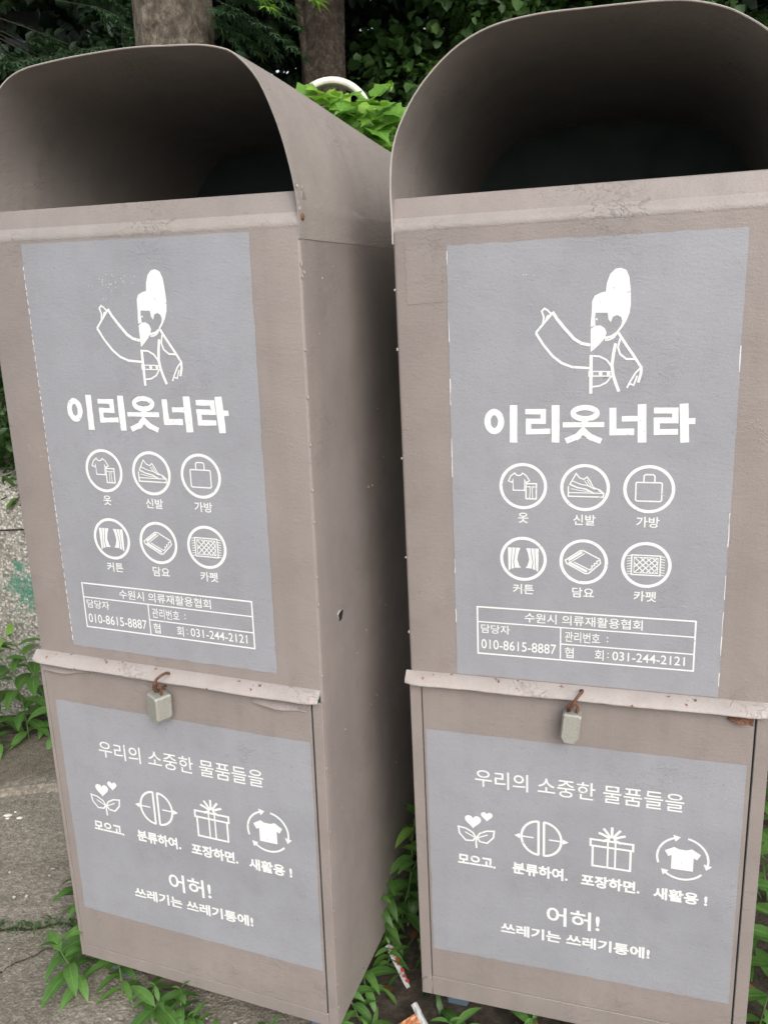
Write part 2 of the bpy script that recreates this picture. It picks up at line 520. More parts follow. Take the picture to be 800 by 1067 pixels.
EMB_STROKE = [([(0.3274, 1.2976), (0.3339, 1.2982), (0.3404, 1.3013), (0.3467, 1.3098)], 8), ([(0.2492, 1.3423), (0.2561, 1.3313), (0.2684, 1.3162), (0.282, 1.3009), (0.2929, 1.2939), (0.3063, 1.2909)], 16), ([(0.224, 1.3115), (0.2359, 1.2926), (0.2497, 1.2758), (0.2635, 1.2646), (0.2799, 1.2582), (0.307, 1.2561)], 13), ([(0.224, 1.3115), (0.2492, 1.3409)], 12), ([(0.2344, 1.324), (0.2362, 1.3347), (0.2329, 1.3437), (0.237, 1.3478), (0.2424, 1.3444), (0.2471, 1.3389)], 9), ([(0.2384, 1.3292), (0.2425, 1.338)], 8), ([(0.3077, 1.276), (0.3082, 1.217)], 17), ([(0.3093, 1.2746), (0.32, 1.2738), (0.3307, 1.2682), (0.3375, 1.2591), (0.3393, 1.2518)], 10), ([(0.3102, 1.2275), (0.3209, 1.2287), (0.3315, 1.2341), (0.3379, 1.2428)], 9), ([(0.3038, 1.251), (0.3404, 1.2504)], 6), ([(0.304, 1.2441), (0.3406, 1.2436)], 6), ([(0.3046, 1.2509), (0.3048, 1.2441)], 6), ([(0.3396, 1.2504), (0.3398, 1.2436)], 6), ([(0.3433, 1.2926), (0.3405, 1.2766), (0.3388, 1.2605), (0.3405, 1.2469), (0.3448, 1.2331), (0.35, 1.2199)], 16), ([(0.3467, 1.3085), (0.359, 1.2896), (0.3712, 1.272), (0.3816, 1.2557), (0.3812, 1.2463), (0.3777, 1.2333)], 14), ([(0.3501, 1.3005), (0.3468, 1.2872), (0.3502, 1.2764), (0.3596, 1.269), (0.3726, 1.2685)], 10), ([(0.3809, 1.2557), (0.3733, 1.2477), (0.3659, 1.2343), (0.3617, 1.2253)], 9), ([(0.366, 1.2315), (0.3713, 1.2296), (0.3761, 1.2436)], 8)]
TIT_STROKE = [([(0.1891, 1.1997), (0.1888, 1.1391)], 25), ([(0.2076, 1.1892), (0.2359, 1.1891), (0.2359, 1.1738), (0.2128, 1.1738), (0.2128, 1.1569), (0.2468, 1.158)], 18), ([(0.2549, 1.1995), (0.2554, 1.1398)], 26), ([(0.2663, 1.1682), (0.3295, 1.1689)], 17), ([(0.3000, 1.1790), (0.3000, 1.1690)], 20), ([(0.3010, 1.1630), (0.2890, 1.1500), (0.2712, 1.1425)], 20), ([(0.2960, 1.1600), (0.3089, 1.1495), (0.3255, 1.1425)], 20), ([(0.3418, 1.195), (0.3428, 1.1572), (0.3744, 1.1578)], 22), ([(0.3556, 1.1778), (0.3822, 1.1783)], 18), ([(0.3845, 1.2004), (0.3865, 1.141)], 27), ([(0.4022, 1.1907), (0.4328, 1.1906), (0.4335, 1.1756), (0.4067, 1.1755), (0.4074, 1.1575), (0.4381, 1.1582)], 19), ([(0.4447, 1.201), (0.4484, 1.1416)], 27), ([(0.4503, 1.1743), (0.4621, 1.1747)], 19)]
TIT_RING = [(0.158, 1.1732), (0.3001, 1.1867)]

# ------------------------------------------------------------------ the clothing bins
W_, D_ = 0.600, 0.66
SEAM_Z = 1.455
ARCH_A = [(0, 1.455), (0, 1.50), (0.0, 1.54), (.005, 1.587), (.019, 1.627), (.051, 1.676), (.101, 1.719), (.157, 1.743), (.225, 1.752), (.291, 1.752), (.355, 1.749),
          (.417, 1.742), (.465, 1.729), (.496, 1.716), (.526, 1.697), (.558, 1.666), (.582, 1.622), (.596, 1.57), (.6, 1.52), (.6, 1.49), (.6, 1.455)]
ARCH_B = [(0, 1.455), (0, 1.50), (.001, 1.54), (.012, 1.60), (.038, 1.655), (.080, 1.704), (.127, 1.728), (.202, 1.7355), (.275, 1.737), (.344, 1.737), (.394, 1.7355),
          (.451, 1.732), (.487, 1.723), (.514, 1.708), (.548, 1.671), (.575, 1.612), (.591, 1.556), (.599, 1.51), (.6, 1.48), (.6, 1.455)]

def bin_matrix(x, y, z, yaw, lean, tip):
    return Matrix.Translation((x, y, z)) @ Matrix.Rotation(R(yaw), 4, 'Z') @ Matrix.Rotation(R(tip), 4, 'X') @ Matrix.Rotation(R(lean), 4, 'Y')

def painted_sheet(name, x0, x1, z0, z1, y, mat, parent, jit=0.0012):
    n = 36
    pts = []
    for i in range(n): pts.append((x0 + (x1 - x0) * i / n, z0))
    for i in range(n): pts.append((x1, z0 + (z1 - z0) * i / n))
    for i in range(n): pts.append((x1 - (x1 - x0) * i / n, z1))
    for i in range(n): pts.append((x0, z1 - (z1 - z0) * i / n))
    pts = [(a + rng.gauss(0, jit * .4), b + rng.gauss(0, jit * .4)) for a, b in pts]
    m = MB(); m.y0 = y
    m.fill(pts)
    return m.build(name, mat, parent)

def g_shirt(s, cx, cz, r):
    q = lambda L: [(cx + x * r, cz + z * r) for x, z in L]
    s.stroke(q([(-.35, .57), (-.52, .44), (-.62, .22), (-.46, .16), (-.42, .30), (-.42, -.18), (.06, -.18), (.06, .30), (.12, .16), (.27, .24), (.14, .46), (-.02, .57), (-.10, .48), (-.18, .46), (-.28, .48)]), .0019, True)
    s.stroke(q([(.12, .12), (.56, .12), (.55, -.54), (.12, -.54)]), .0022, True)
    s.stroke(q([(.27, -.54), (.30, -.10), (.24, .02)]), .0013)
    s.stroke(q([(.40, -.54), (.38, -.10), (.44, .02)]), .0013)
    s.stroke(q([(.12, -.02), (.56, -.02)]), .0012)
def g_shoe(s, cx, cz, r):
    q = lambda L: [(cx + x * r, cz + z * r) for x, z in L]
    s.stroke(q([(-.67, .06), (-.67, -.38), (.74, -.38), (.76, -.22), (.55, -.10)]), .0021)
    s.stroke(q([(-.66, -.22), (.74, -.22)]), .0016)
    s.stroke(q([(-.62, .12), (-.52, .30), (-.36, .60), (-.22, .42), (-.04, .36), (.08, .46), (.20, .30), (.34, .02), (.60, -.08), (.74, -.20)]), .0019)
    s.stroke(q([(-.62, .14), (-.30, .0), (.05, -.06), (.40, -.24)]), .0022)
    s.stroke(q([(-.50, .28), (-.16, .14), (.10, .10), (.42, -.06)]), .0016)
    s.stroke(q([(-.02, .30), (.16, .06)]), .0014); s.stroke(q([(.08, .34), (.26, .04)]), .0014); s.stroke(q([(-.56, -.05), (-.20, -.12), (.2, -.16)]), .0012)
def g_bag(s, cx, cz, r):
    q = lambda L: [(cx + x * r, cz + z * r) for x, z in L]
    s.stroke(q([(-.48, .28), (.46, .28), (.50, .24), (.50, -.44), (.45, -.50), (-.46, -.50), (-.51, -.45), (-.51, .24)]), .0021, True)
    s.stroke(q([(-.21, .29), (-.21, .55), (-.15, .61), (.15, .61), (.21, .55), (.21, .29)]), .0021)
def g_curtain(s, cx, cz, r):
    for k in (-1, 1):
        q = lambda L: [(cx + k * x * r, cz + z * r) for x, z in L]
        s.fill(q([(.66, .50), (.50, .50), (.52, .1), (.56, -.50), (.64, -.56)]))
        s.fill(q([(.47, .50), (.34, .50), (.40, .1), (.44, -.12), (.40, -.44), (.52, -.48), (.49, .1)]))
        s.fill(q([(.31, .50), (.12, .50), (.20, .30), (.26, -.02), (.18, -.30), (.10, -.40), (.36, -.42), (.40, -.12), (.36, .1)]))
def g_blanket(s, cx, cz, r):
    q = lambda L: [(cx + x * r, cz + z * r) for x, z in L]
    s.stroke(q([(-.76, .04), (-.14, .50), (.00, .50), (.66, .16), (.70, -.02), (.22, -.50), (.08, -.52), (-.70, -.10)]), .0021, True)
    s.stroke(q([(-.62, .04), (-.06, .44)]), .0034); s.stroke(q([(-.52, -.02), (.04, .38)]), .0016)
    s.stroke(q([(-.62, -.04), (.14, -.42)]), .0040)
    s.stroke(q([(-.40, -.02), (.26, -.34), (.36, -.24), (.34, -.16), (.46, -.14), (.44, -.04), (.56, -.04), (.54, .06), (.64, .10)]), .0018)
def g_carpet(s, cx, cz, r):
    q = lambda L: [(cx + x * r, cz + z * r) for x, z in L]
    s.stroke(q([(-.58, .42), (.56, .42), (.56, -.44), (-.58, -.44)]), .0021, True)
    s.stroke(q([(-.48, .33), (.46, .33), (.46, -.35), (-.48, -.35)]), .0011, True)
    for i in range(4):
        a = -.46 + .235 * i
        s.stroke(q([(a, .32), (min(a + .66, .45), .32 - (min(a + .66, .45) - a))]), .0017)
        s.stroke(q([(a, -.34), (min(a + .66, .45), -.34 + (min(a + .66, .45) - a))]), .0017)
    s.stroke(q([(-.47, .08), (-.06, -.34)]), .0017); s.stroke(q([(-.47, -.10), (-.04, .32)]), .0017)
    for i in range(8):
        z = .40 - .115 * i
        s.stroke(q([(-.60, z), (-.76, z - .03)]), .0012); s.stroke(q([(.58, z), (.74, z - .03)]), .0012)

def g_sprout(s, cx, cz, r):
    q = lambda L: [(cx + x * r, cz + z * r) for x, z in L]
    def heart(hx, hz, k):
        pts = []
        for i in range(22):
            a = 2 * math.pi * i / 22
            pts.append((hx + k * .062 * 16 * math.sin(a) ** 3, hz + k * .062 * (13 * math.cos(a) - 5 * math.cos(2 * a) - 2 * math.cos(3 * a) - math.cos(4 * a))))
        s.fill(q(pts))
    heart(-.18, .62, .48); heart(.62, 1.06, .34)
    s.stroke(q([(.0, -1.15), (-.02, -.75), (.0, -.40)]), .0033)
    for k in (-1, 1):
        s.stroke(q([(.04 * k, -.42), (.20 * k, -.68), (.62 * k, -.72), (.98 * k, -.30), (1.04 * k, .14), (.60 * k, .08), (.20 * k, -.14)]), .0031, True)
        s.stroke(q([(.10 * k, -.44), (.66 * k, -.16)]), .0023)
def g_split(s, cx, cz, r):
    q = lambda L: [(cx + x * r, cz + z * r) for x, z in L]
    s.arc(cx - .12 * r, cz, .92 * r, 1.02 * r, 90, 270, .0044, 20); s.arc(cx + .12 * r, cz, .92 * r, 1.02 * r, -90, 90, .0044, 20)
    s.stroke(q([(-.14, 1.03), (-.14, -1.03)]), .0044); s.stroke(q([(.14, 1.03), (.14, -1.03)]), .0044)
    s.stroke(q([(-.40, 0), (-1.30, 0)]), .0028); s.stroke(q([(.40, 0), (1.30, 0)]), .0028)
    s.fill(q([(-1.42, 0), (-1.12, .16), (-1.12, -.16)])); s.fill(q([(1.42, 0), (1.12, .16), (1.12, -.16)]))
def g_gift(s, cx, cz, r):
    q = lambda L: [(cx + x * r, cz + z * r) for x, z in L]
    s.stroke(q([(-1.12, .38), (1.12, .38), (1.12, -.02), (-1.12, -.02)]), .0038, True)
    s.stroke(q([(-1.0, -.02), (-1.0, -1.30), (1.0, -1.30), (1.0, -.02)]), .0038)
    s.stroke(q([(-.20, .38), (-.20, -1.30)]), .0031); s.stroke(q([(.20, .38), (.20, -1.30)]), .0031)
    for a in (200, 155, 125, 90, 55, 25, -20):
        ca, sa = math.cos(R(a)), math.sin(R(a))
        L_ = .78 if 20 < a < 160 else .52
        s.stroke(q([(.1 * ca, .52 + .1 * sa), (L_ * .6 * ca, .52 + L_ * .6 * sa + .03), (L_ * ca, .52 + L_ * sa)]), .0046)
def g_recycle(s, cx, cz, r):
    q = lambda L: [(cx + x * r, cz + z * r) for x, z in L]
    s.fill(q([(-.40, .60), (-.82, .34), (-.66, .04), (-.50, .12), (-.50, -.64), (.50, -.64), (.50, .12), (.66, .04), (.82, .34), (.40, .60), (.18, .50), (-.18, .50)]))
    for a in (200, 80, -40):
        s.arc(cx, cz, 1.16 * r, 1.16 * r, a, a - 92, .0038, 14)
        e = R(a - 92)
        ex_, ez_ = 1.16 * math.cos(e), 1.16 * math.sin(e)
        tx, tz = math.sin(e), -math.cos(e)
        nx, nz = math.cos(e), math.sin(e)
        s.fill(q([(ex_ + tx * .24, ez_ + tz * .24), (ex_ + nx * .20 - tx * .06, ez_ + nz * .20 - tz * .06), (ex_ - nx * .20 - tx * .06, ez_ - nz * .20 - tz * .06)]))

def lettering(name, y, parent, fn):
    m = MB(); m.y0 = y
    fn(m)
    return m.build(name, M['white'], parent)

_text_cache = {}
def stamp(name, y, parent, body, x0, x1, z0, z1, bold=0.0):
    return lettering(name, y, parent, lambda m: m.text(body, x0, x1, z0, z1, bold))

def make_bin(mat4, label, arch, up_rect, low_rect, gdx, gdz, ldx, ldz, is_left):
    root = empty('clothing_bin', mat4)
    tag(root, label, 'clothing bin', 'metal clothing collection bins')
    # body shell: rounded vertical edges, slightly dented sheet
    m = MB()
    r = 0.005
    out = []
    def corner(cx, cy, a0):
        for k in range(4):
            a = R(a0 + 30 * k)
            out.append((cx + r * math.cos(a), cy + r * math.sin(a)))
    def edge(a, b, n):
        for i in range(1, n):
            out.append((a[0] + (b[0] - a[0]) * i / n, a[1] + (b[1] - a[1]) * i / n))
    corner(r, r, 180); edge((r, 0), (W_ - r, 0), 10); corner(W_ - r, r, 270); edge((W_, r), (W_, D_ - r), 12)
    corner(W_ - r, D_ - r, 0); edge((W_ - r, D_), (r, D_), 10); corner(r, D_ - r, 90); edge((0, D_ - r), (0, r), 12)
    nz_ = 30
    top = 1.472
    n = len(out)
    vs = []
    ph = 1.7 if is_left else 4.1
    for k in range(nz_ + 1):
        z = top * k / nz_
        for x, y in out:
            dx = dy = 0
            if 0.03 < y < D_ - 0.03:      # sides belly a millimetre or two
                s_ = math.sin(math.pi * y / D_) * math.sin(math.pi * k / nz_)
                dx = (0.0016 * s_ + 0.0007 * math.sin(9 * z + ph + 7 * y)) * (-1 if x > .3 else 1)
            vs.append((x + dx, y + dy, z))
    fs = [(k * n + j, k * n + (j + 1) % n, (k + 1) * n + (j + 1) % n, (k + 1) * n + j) for k in range(nz_) for j in range(n)]
    fs.append(tuple(range(n - 1, -1, -1)))
    m.add(vs, fs)
    o = m.build('body', M['paint'], root); autosmooth(o, 40)
    # sloped sill at the mouth; its folded edge has a sky highlight painted in
    m = MB()
    m.prism([(.0006, 1.4725), (.0006, 1.476), (.0075, 1.4905), (.0190, 1.5225), (.0205, 1.5240), (.024, 1.5225), (.060, 1.4725)], .0004, W_ - .0004)
    m.build('sill', M['paint'], root)
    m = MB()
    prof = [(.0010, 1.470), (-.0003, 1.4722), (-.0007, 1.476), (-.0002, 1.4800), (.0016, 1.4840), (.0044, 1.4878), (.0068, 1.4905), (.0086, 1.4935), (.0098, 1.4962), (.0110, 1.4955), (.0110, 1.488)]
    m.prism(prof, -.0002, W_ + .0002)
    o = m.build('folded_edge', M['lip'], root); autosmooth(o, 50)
    # hood: bent sheet over the mouth
    A = catmull(arch, 4)
    na = len(A)
    th = .0024
    def nrm(i):
        a, b = A[max(i - 1, 0)], A[min(i + 1, na - 1)]
        d = (b - a).normalized()
        return Vector((-d.y, d.x))
    ny = 16
    def shell(off):
        V = []
        for k in range(ny + 1):
            y = (D_ + .001) * k / ny - .001
            for i, p in enumerate(A):
                q = p + nrm(i) * off
                t_ = k / ny
                dz = -0.045 * t_ ** 1.2 * math.sin(math.pi * i / (na - 1)) ** .5
                wob = 0.0012 * math.sin(i * .35 + ph) * (1 - t_) + .0012 * math.sin(i * .22 + 6 * t_ + ph)
                V.append((q.x, y, q.y + (dz + wob) * (1 if 8 < i < na - 8 else 0)))
        return V
    vo, vi = shell(.0008), shell(.0008 - th)
    m = MB()
    g = [(k * na + i, (k + 1) * na + i, (k + 1) * na + i + 1, k * na + i + 1) for k in range(ny) for i in range(na - 1)]
    m.add(vo, g); m.add(vi, [tuple(reversed(f)) for f in g])
    b = len(vo)
    m.add([vo[k * na] for k in range(ny + 1)] + [vi[k * na] for k in range(ny + 1)], [(k, k + 1, ny + 2 + k, ny + 1 + k) for k in range(ny)])
    m.add([vo[k * na + na - 1] for k in range(ny + 1)] + [vi[k * na + na - 1] for k in range(ny + 1)], [(k + 1, k, ny + 1 + k, ny + 2 + k) for k in range(ny)])
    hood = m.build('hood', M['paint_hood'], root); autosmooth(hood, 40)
    # rim: raw front edge of the sheet
    m = MB()
    for i in range(na - 1):
        pass
    fr = [vo[i] for i in range(na)]; fi = [vi[i] for i in range(na)]
    V = [(x, y - .0002, z) for x, y, z in fr] + [(x, y - .0002, z) for x, y, z in fi]
    V += [(x, y - .0010, (z * .5 + w_ * .5)) for (x, y, z), (_, _, w_) in zip(fr, fi)]
    F = []
    for i in range(na - 1):
        F += [(i, i + 1, 2 * na + i + 1, 2 * na + i), (2 * na + i, 2 * na + i + 1, na + i + 1, na + i)]
    m.add(V, F)
    m.build('hood_rim', M['rim'], hood)
    for xr in (W_ + .0018, -.0018):
        m = MB(); m.blob((xr, .010, 1.486), (.0024, .005, .005), 0, 10, 6); m.build('rivet', M['rust'], hood, True)
    # dark back of the chute and the drop inside
    m = MB()
    tri = tessellate_polygon([[Vector((p.x, p.y, 0)) for p in A]])
    m.add([(p.x, D_ - .006, p.y - (.045 * math.sin(math.pi * i / (na - 1)) ** .5 if 8 < i < na - 8 else 0)) for i, p in enumerate(A)], [tuple(t_) for t_ in tri])
    m.add([(p.x, D_ + .0005, p.y - (.045 * math.sin(math.pi * i / (na - 1)) ** .5 if 8 < i < na - 8 else 0)) for i, p in enumerate(A)], [tuple(t_) for t_ in tri])
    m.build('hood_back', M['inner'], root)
    m = MB()
    x0, x1, y0, y1 = .006, W_ - .006, .046, D_ - .008
    vs = [(x, y, z) for z in (1.02, SEAM_Z + .01) for x, y in ((x0, y0), (x1, y0), (x1, y1), (x0, y1))]
    m.add(vs, [(0, 1, 2, 3), (0, 4, 5, 1), (1, 5, 6, 2), (2, 6, 7, 3), (3, 7, 4, 0)])
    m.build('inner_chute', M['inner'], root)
    # lower half: dark recess, frame strips, door
    zt = 0.697
    dl, dr, db = (.009, .579, .036) if is_left else (.022, .576, .052)
    m = MB(); m.box(.004, W_ - .004, -.0012, -.0003, .010, zt + .01); m.build('door_recess', M['inner'], root)
    m = MB(); m.box(-.001, dl - .002, -.0062, -.0013, 0.004, zt, .0012); m.build('frame_strip', M['paint'], root)
    m = MB(); m.box(dr + .003, W_ + .001, -.0062, -.0013, 0.004, zt, .0012); m.build('frame_strip', M['paint'], root)
    m = MB(); m.box(dl - .0015, dr + .0025, -.0060, -.0013, 0.004, db - .0025, .0012); m.build('frame_strip', M['paint'], root)
    m = MB(); m.box(dl, dr, -.0075, -.0014, db, zt - .004, .0012)
    door = m.build('door', M['paint'], root)
    if not is_left:
        m = MB()
        pr = [(.012 + .0105 * math.cos(2 * math.pi * k / 20), .030 + .017 * math.sin(2 * math.pi * k / 20)) for k in range(20)]
        m.add([(x, -.0095, z) for x, z in pr] + [(x, -.0062, z) for x, z in pr], [tuple(range(20))] + [(k, k + 20, (k + 1) % 20 + 20, (k + 1) % 20) for k in range(20)])
        m.build('hinge_cap', M['paint'], root)
    # drip rail
    m = MB()
    nx = 40
    prof = [(0.0, .7190), (-.003, .7196), (-.0200, .7072), (-.0235, .7040), (-.0242, .7022), (-.0236, .7008), (-.0205, .7035), (-.003, .7150), (0, .7155)]
    vs = []
    for i in range(nx + 1):
        x = -.007 + (W_ + .004) * i / nx
        e = min(i, nx - i)
        k = 1 - .3 * max(0, 1 - e / 1.6) ** 1.5
        wv = .0004 * math.sin(i * .5 + ph) + .00035 * rng.uniform(-1, 1)
        for y, z in prof:
            vs.append((x, y * k + (wv if y < -.01 else 0), z + (wv * .8 if y < -.01 else 0)))
    npf = len(prof)
    fs = [(i * npf + j, i * npf + (j + 1) % npf, (i + 1) * npf + (j + 1) % npf, (i + 1) * npf + j) for i in range(nx) for j in range(npf)]
    fs += [tuple(range(npf)), tuple(nx * npf + j for j in reversed(range(npf)))]
    m.add(vs, fs)
    o = m.build('drip_rail', M['rail'], root); autosmooth(o, 50)
    rail = o
    # weather strip curling out under the rail
    def curl(xa, xb, za, zb, mat):
        m = MB()
        nn = 14; vs = []
        for i in range(nn + 1):
            t_ = i / nn
            x = xa + (xb - xa) * t_
            z = za + (zb - za) * t_ + .0012 * math.sin(t_ * 9)
            yy = -.0085 - .008 * math.sin(math.pi * min(1, t_ + .15))
            vs += [(x, -.0078, z + .010), (x, yy, z + .001), (x, yy - .0012, z - .0008), (x, -.0078, z - .003)]
        fs = [(i * 4 + j, i * 4 + j + 1, i * 4 + 5 + j, i * 4 + 4 + j) for i in range(nn) for j in range(3)]
        m.add(vs, fs)
        m.build('bent_strip', mat, root)
    if is_left:
        curl(.010, .120, .683, .688, M['paint']); curl(.470, .572, .684, .678, M['paint'])
    else:
        curl(.535, .574, .690, .681, M['rust'])
    # rusty staple through the rail, the padlock hangs on it
    sx = .296 if is_left else .296
    m = MB()
    pts = catmull([(sx + .006, -.014, .7165), (sx + .010, -.030, .724), (sx + .003, -.044, .720), (sx - .005, -.046, .705), (sx - .010, -.036, .690), (sx - .010, -.018, .684), (sx - .008, -.007, .686)], 4)
    m.tube(pts, .0027, 8)
    o = m.build('staple', M['rust'], root, True)
    # four feet
    for fx in (.06, W_ - .06):
        for fy in (.06, D_ - .06):
            m = MB(); m.box(fx - .022, fx + .022, fy - .022, fy + .022, -.078, -.0005, .004)
            m.build('leg', M['leg'], root)
    # weld beads down the front edge of the side
    xe = W_ if is_left else 0.0
    z = .05
    while z < 1.45:
        m = MB(); m.blob((xe, .0010, z), (.0017, .0020, rng.uniform(.0016, .0036))); m.build('weld_bead', M['rim'], root)
        z += rng.choice((.05, .08, .11, .16)) * rng.uniform(.8, 1.2)
    # chips and scratches of bare pale primer
    m = MB(); m.y0 = -.0003
    for _ in range(11):
        cx, cz = rng.uniform(.03, .57), rng.uniform(.75, 1.45)
        a = rng.uniform(0, 3.1); L_ = rng.uniform(.0015, .006)
        m.stroke([(cx, cz), (cx + L_ * math.cos(a), cz + L_ * math.sin(a)), (cx + L_ * 1.4 * math.cos(a + .5), cz + L_ * 1.4 * math.sin(a + .5))], rng.uniform(.0006, .0014), False, .5)
    m.build('paint_chip', M['rim'], root)
    if is_left:
        m = MB()
        # pale chips on the side wall, ragged hole rusted through
        for _ in range(24):
            y, z = rng.uniform(.02, .4), rng.uniform(.3, 1.43)
            m.blob((W_ - .0006, y, z), (.0010, rng.uniform(.001, .003), rng.uniform(.001, .003)))
        for _ in range(14):
            m.blob((W_ + rng.uniform(-.004, .0022), .0006 if rng.random() < .5 else rng.uniform(0, .02), rng.uniform(1.40, 1.53)), (.0014, .0014, rng.uniform(.001, .004)))
        m.build('paint_chip', M['rim'], root)
        m = MB()
        pr = [(.090 + (.0105 + .0028 * math.sin(3 * a)) * math.cos(a), .822 + (.0115 + .0022 * math.cos(2 * a)) * math.sin(a)) for a in [2 * math.pi * k / 14 for k in range(14)]]
        m.add([(W_ + .0006, y, z) for y, z in pr], [tuple(range(14))])
        hole = m.build('hole', M['void'], root)
        m = MB()
        m.tube([(W_ + .0004, y, z) for y, z in pr[2:9]], [.0005, .0012, .0016, .0018, .0014, .001, .0005], 6)
        m.build('hole_edge', M['rim'], hole)

    # ---------------- upper printed panel
    yp = -.0007
    panel = painted_sheet('upper_panel', *up_rect, yp, M['panel'], root)
    yl = yp - .0002
    def sh(pts): return [(x + gdx, z + gdz) for x, z in pts]
    def emblem(m):
        for p in EMB_FILL: m.fill(sh(p))
        for p, w_ in EMB_STROKE: m.stroke(sh(p), w_ * .00029, False, .06)
        for cx in (.3085, .3222, .3342): m.disc(cx + gdx, 1.2474 + gdz, .0030)
    lettering('emblem', yl, panel, emblem)
    def title(m):
        jj = .10 if is_left else .02
        for p, w_ in TIT_STROKE:
            pp = []
            for a, b_ in zip(p[:-1], p[1:]):
                for k in range(4):
                    pp.append((a[0] + (b_[0] - a[0]) * k / 4, a[1] + (b_[1] - a[1]) * k / 4))
            pp.append(p[-1])
            # square corners: one stroke per straight run
            for a, b_ in zip(p[:-1], p[1:]):
                d = Vector((b_[0] - a[0], b_[1] - a[1])); L_ = d.length; d = d / L_
                ww = w_ * .00047
                e0 = ww / 2 if a != p[0] else 0; e1 = ww / 2 if b_ != p[-1] else 0
                q = [(a[0] - d.x * e0 + d.x * (L_ + e0 + e1) * k / 5, a[1] - d.y * e0 + d.y * (L_ + e0 + e1) * k / 5) for k in range(6)]
                m.stroke(sh(q), ww, False, jj)
        (ax, az), (bx, bz) = sh(TIT_RING)
        m.arc(ax, az, .0110, .0155, 0, 360, .0100, 28, jj)
        m.arc(bx, bz, .0180, .0088, 0, 360, .0084, 28, jj)
    lettering('title_lettering', yl, panel, title)
    cols = (.204, .302, .3995)
    rows = (1.067, .942)
    icons = [[g_shirt, g_shoe, g_bag], [g_curtain, g_blanket, g_carpet]]
    caps = [['옷', '신발', '가방'], ['커튼', '담요', '카펫']]
    for r_, cz in enumerate(rows):
        for c_, cx in enumerate(cols):
            def pic(m, cx=cx, cz=cz, fn=icons[r_][c_]):
                m.arc(cx + gdx, cz + gdz, .0362, .0362, 0, 360, .0050, 40, .06)
                fn(m, cx + gdx, cz + gdz, .0385)
            lettering('pictogram', yl, panel, pic)
            hw = .0085 if caps[r_][c_] == '옷' else .0175
            zz = (1.0135 if r_ == 0 else .8885) + gdz
            stamp('caption', yl, panel, caps[r_][c_], cx - hw + gdx, cx + hw + gdx, zz - .0088, zz + .0088, .012)
    def table(m):
        m.stroke(sh([(.125, .851), (.479, .851), (.479, .764), (.125, .764)]), .0026, True, .05)
        m.stroke(sh([(.125, .8235), (.479, .8235)]), .0022); m.stroke(sh([(.2665, .8235), (.2665, .764)]), .0022); m.stroke(sh([(.2665, .7935), (.479, .7935)]), .0022)
        T = lambda b_, x0, x1, z0, z1, k=.008: m.text(b_, x0 + gdx, x1 + gdx, z0 + gdz, z1 + gdz, k)
        T('수원시 의류재활용협회', .206, .398, .8285, .8465)
        T('담당자', .131, .181, .8030, .8195)
        T('010-8615-8887', .131, .2595, .7735, .7915, .005)
        T('관리번호', .2735, .331, .7985, .8175)
        m.disc(.343 + gdx, .8115 + gdz, .0012); m.disc(.343 + gdx, .8045 + gdz, .0012)
        T('협', .2735, .2885, .7690, .7885); T('회', .323, .3375, .7690, .7885)
        m.disc(.3445 + gdx, .7830 + gdz, .0012); m.disc(.3445 + gdx, .7755 + gdz, .0012)
        T('031-244-2121', .3515, .4655, .7715, .7875, .005)
    lettering('contact_table', yl, panel, table)
    def edges(m):
        x0, x1, z0, z1 = up_rect
        if is_left:
            z = z0 + .01
            while z < z1 - .03:
                L_ = rng.uniform(.005, .012)
                m.stroke([(x0 + .0006, z), (x0 + .0004, z + L_)],   .0011, False, .5); z += L_ + rng.uniform(.003, .008)
            z = z0 + .02
        else:
            for xx, p_ in ((x0 + .0005, .75), (x1 - .0007, .8)):
                z = z0 + .02
                while z < z1 - .02:
                    L_ = rng.uniform(.02, .05)
                    if rng.random() < p_ - .35: m.stroke([(xx, z), (xx + rng.uniform(-.0006, .0006), z + L_ / 2), (xx, z + L_)], .0009, False, .7)
                    z += L_
    lettering('worn_edge_line', yl, panel, edges)

    if not is_left:
        painted_sheet('painted_over_patch', .020, .078, 1.362, 1.452, -.0006, M['paint'], root, .003)
    def flecks(m):
        spots_ = ([(.243, 1.402, .012, 14), (.262, 1.398, .006, 8), (.286, 1.404, .008, 8), (.240, 1.376, .006, 6), (.398, 1.232, .006, 4)] if is_left else [(.212, 1.398, .004, 3), (.43, 1.05, .01, 2)])
        for cx, cz, r, n_ in spots_:
            for _ in range(n_):
                x, z_ = cx + rng.gauss(0, r), cz + rng.gauss(0, r * .6); a = rng.uniform(0, 3.1); l_ = rng.uniform(.0006, .002)
                m.stroke([(x, z_), (x + l_ * math.cos(a), z_ + l_ * math.sin(a))], rng.uniform(.0005, .0010))
    lettering('paint_fleck', yl, panel, flecks)

    # ---------------- lower printed panel on the door
    yp = -.0080
    low = painted_sheet('lower_panel', *low_rect, yp, M['panel'], door)
    # its lettering is kept as children of the door's panel
    yl = yp - .0002
    lettering_parent = root
    S_ = lambda nm, b_, x0, x1, z0, z1, k: stamp(nm, yl, low, b_, x0 + ldx, x1 + ldx, z0 + ldz, z1 + ldz, k)
    return root, door, low, yl, S_

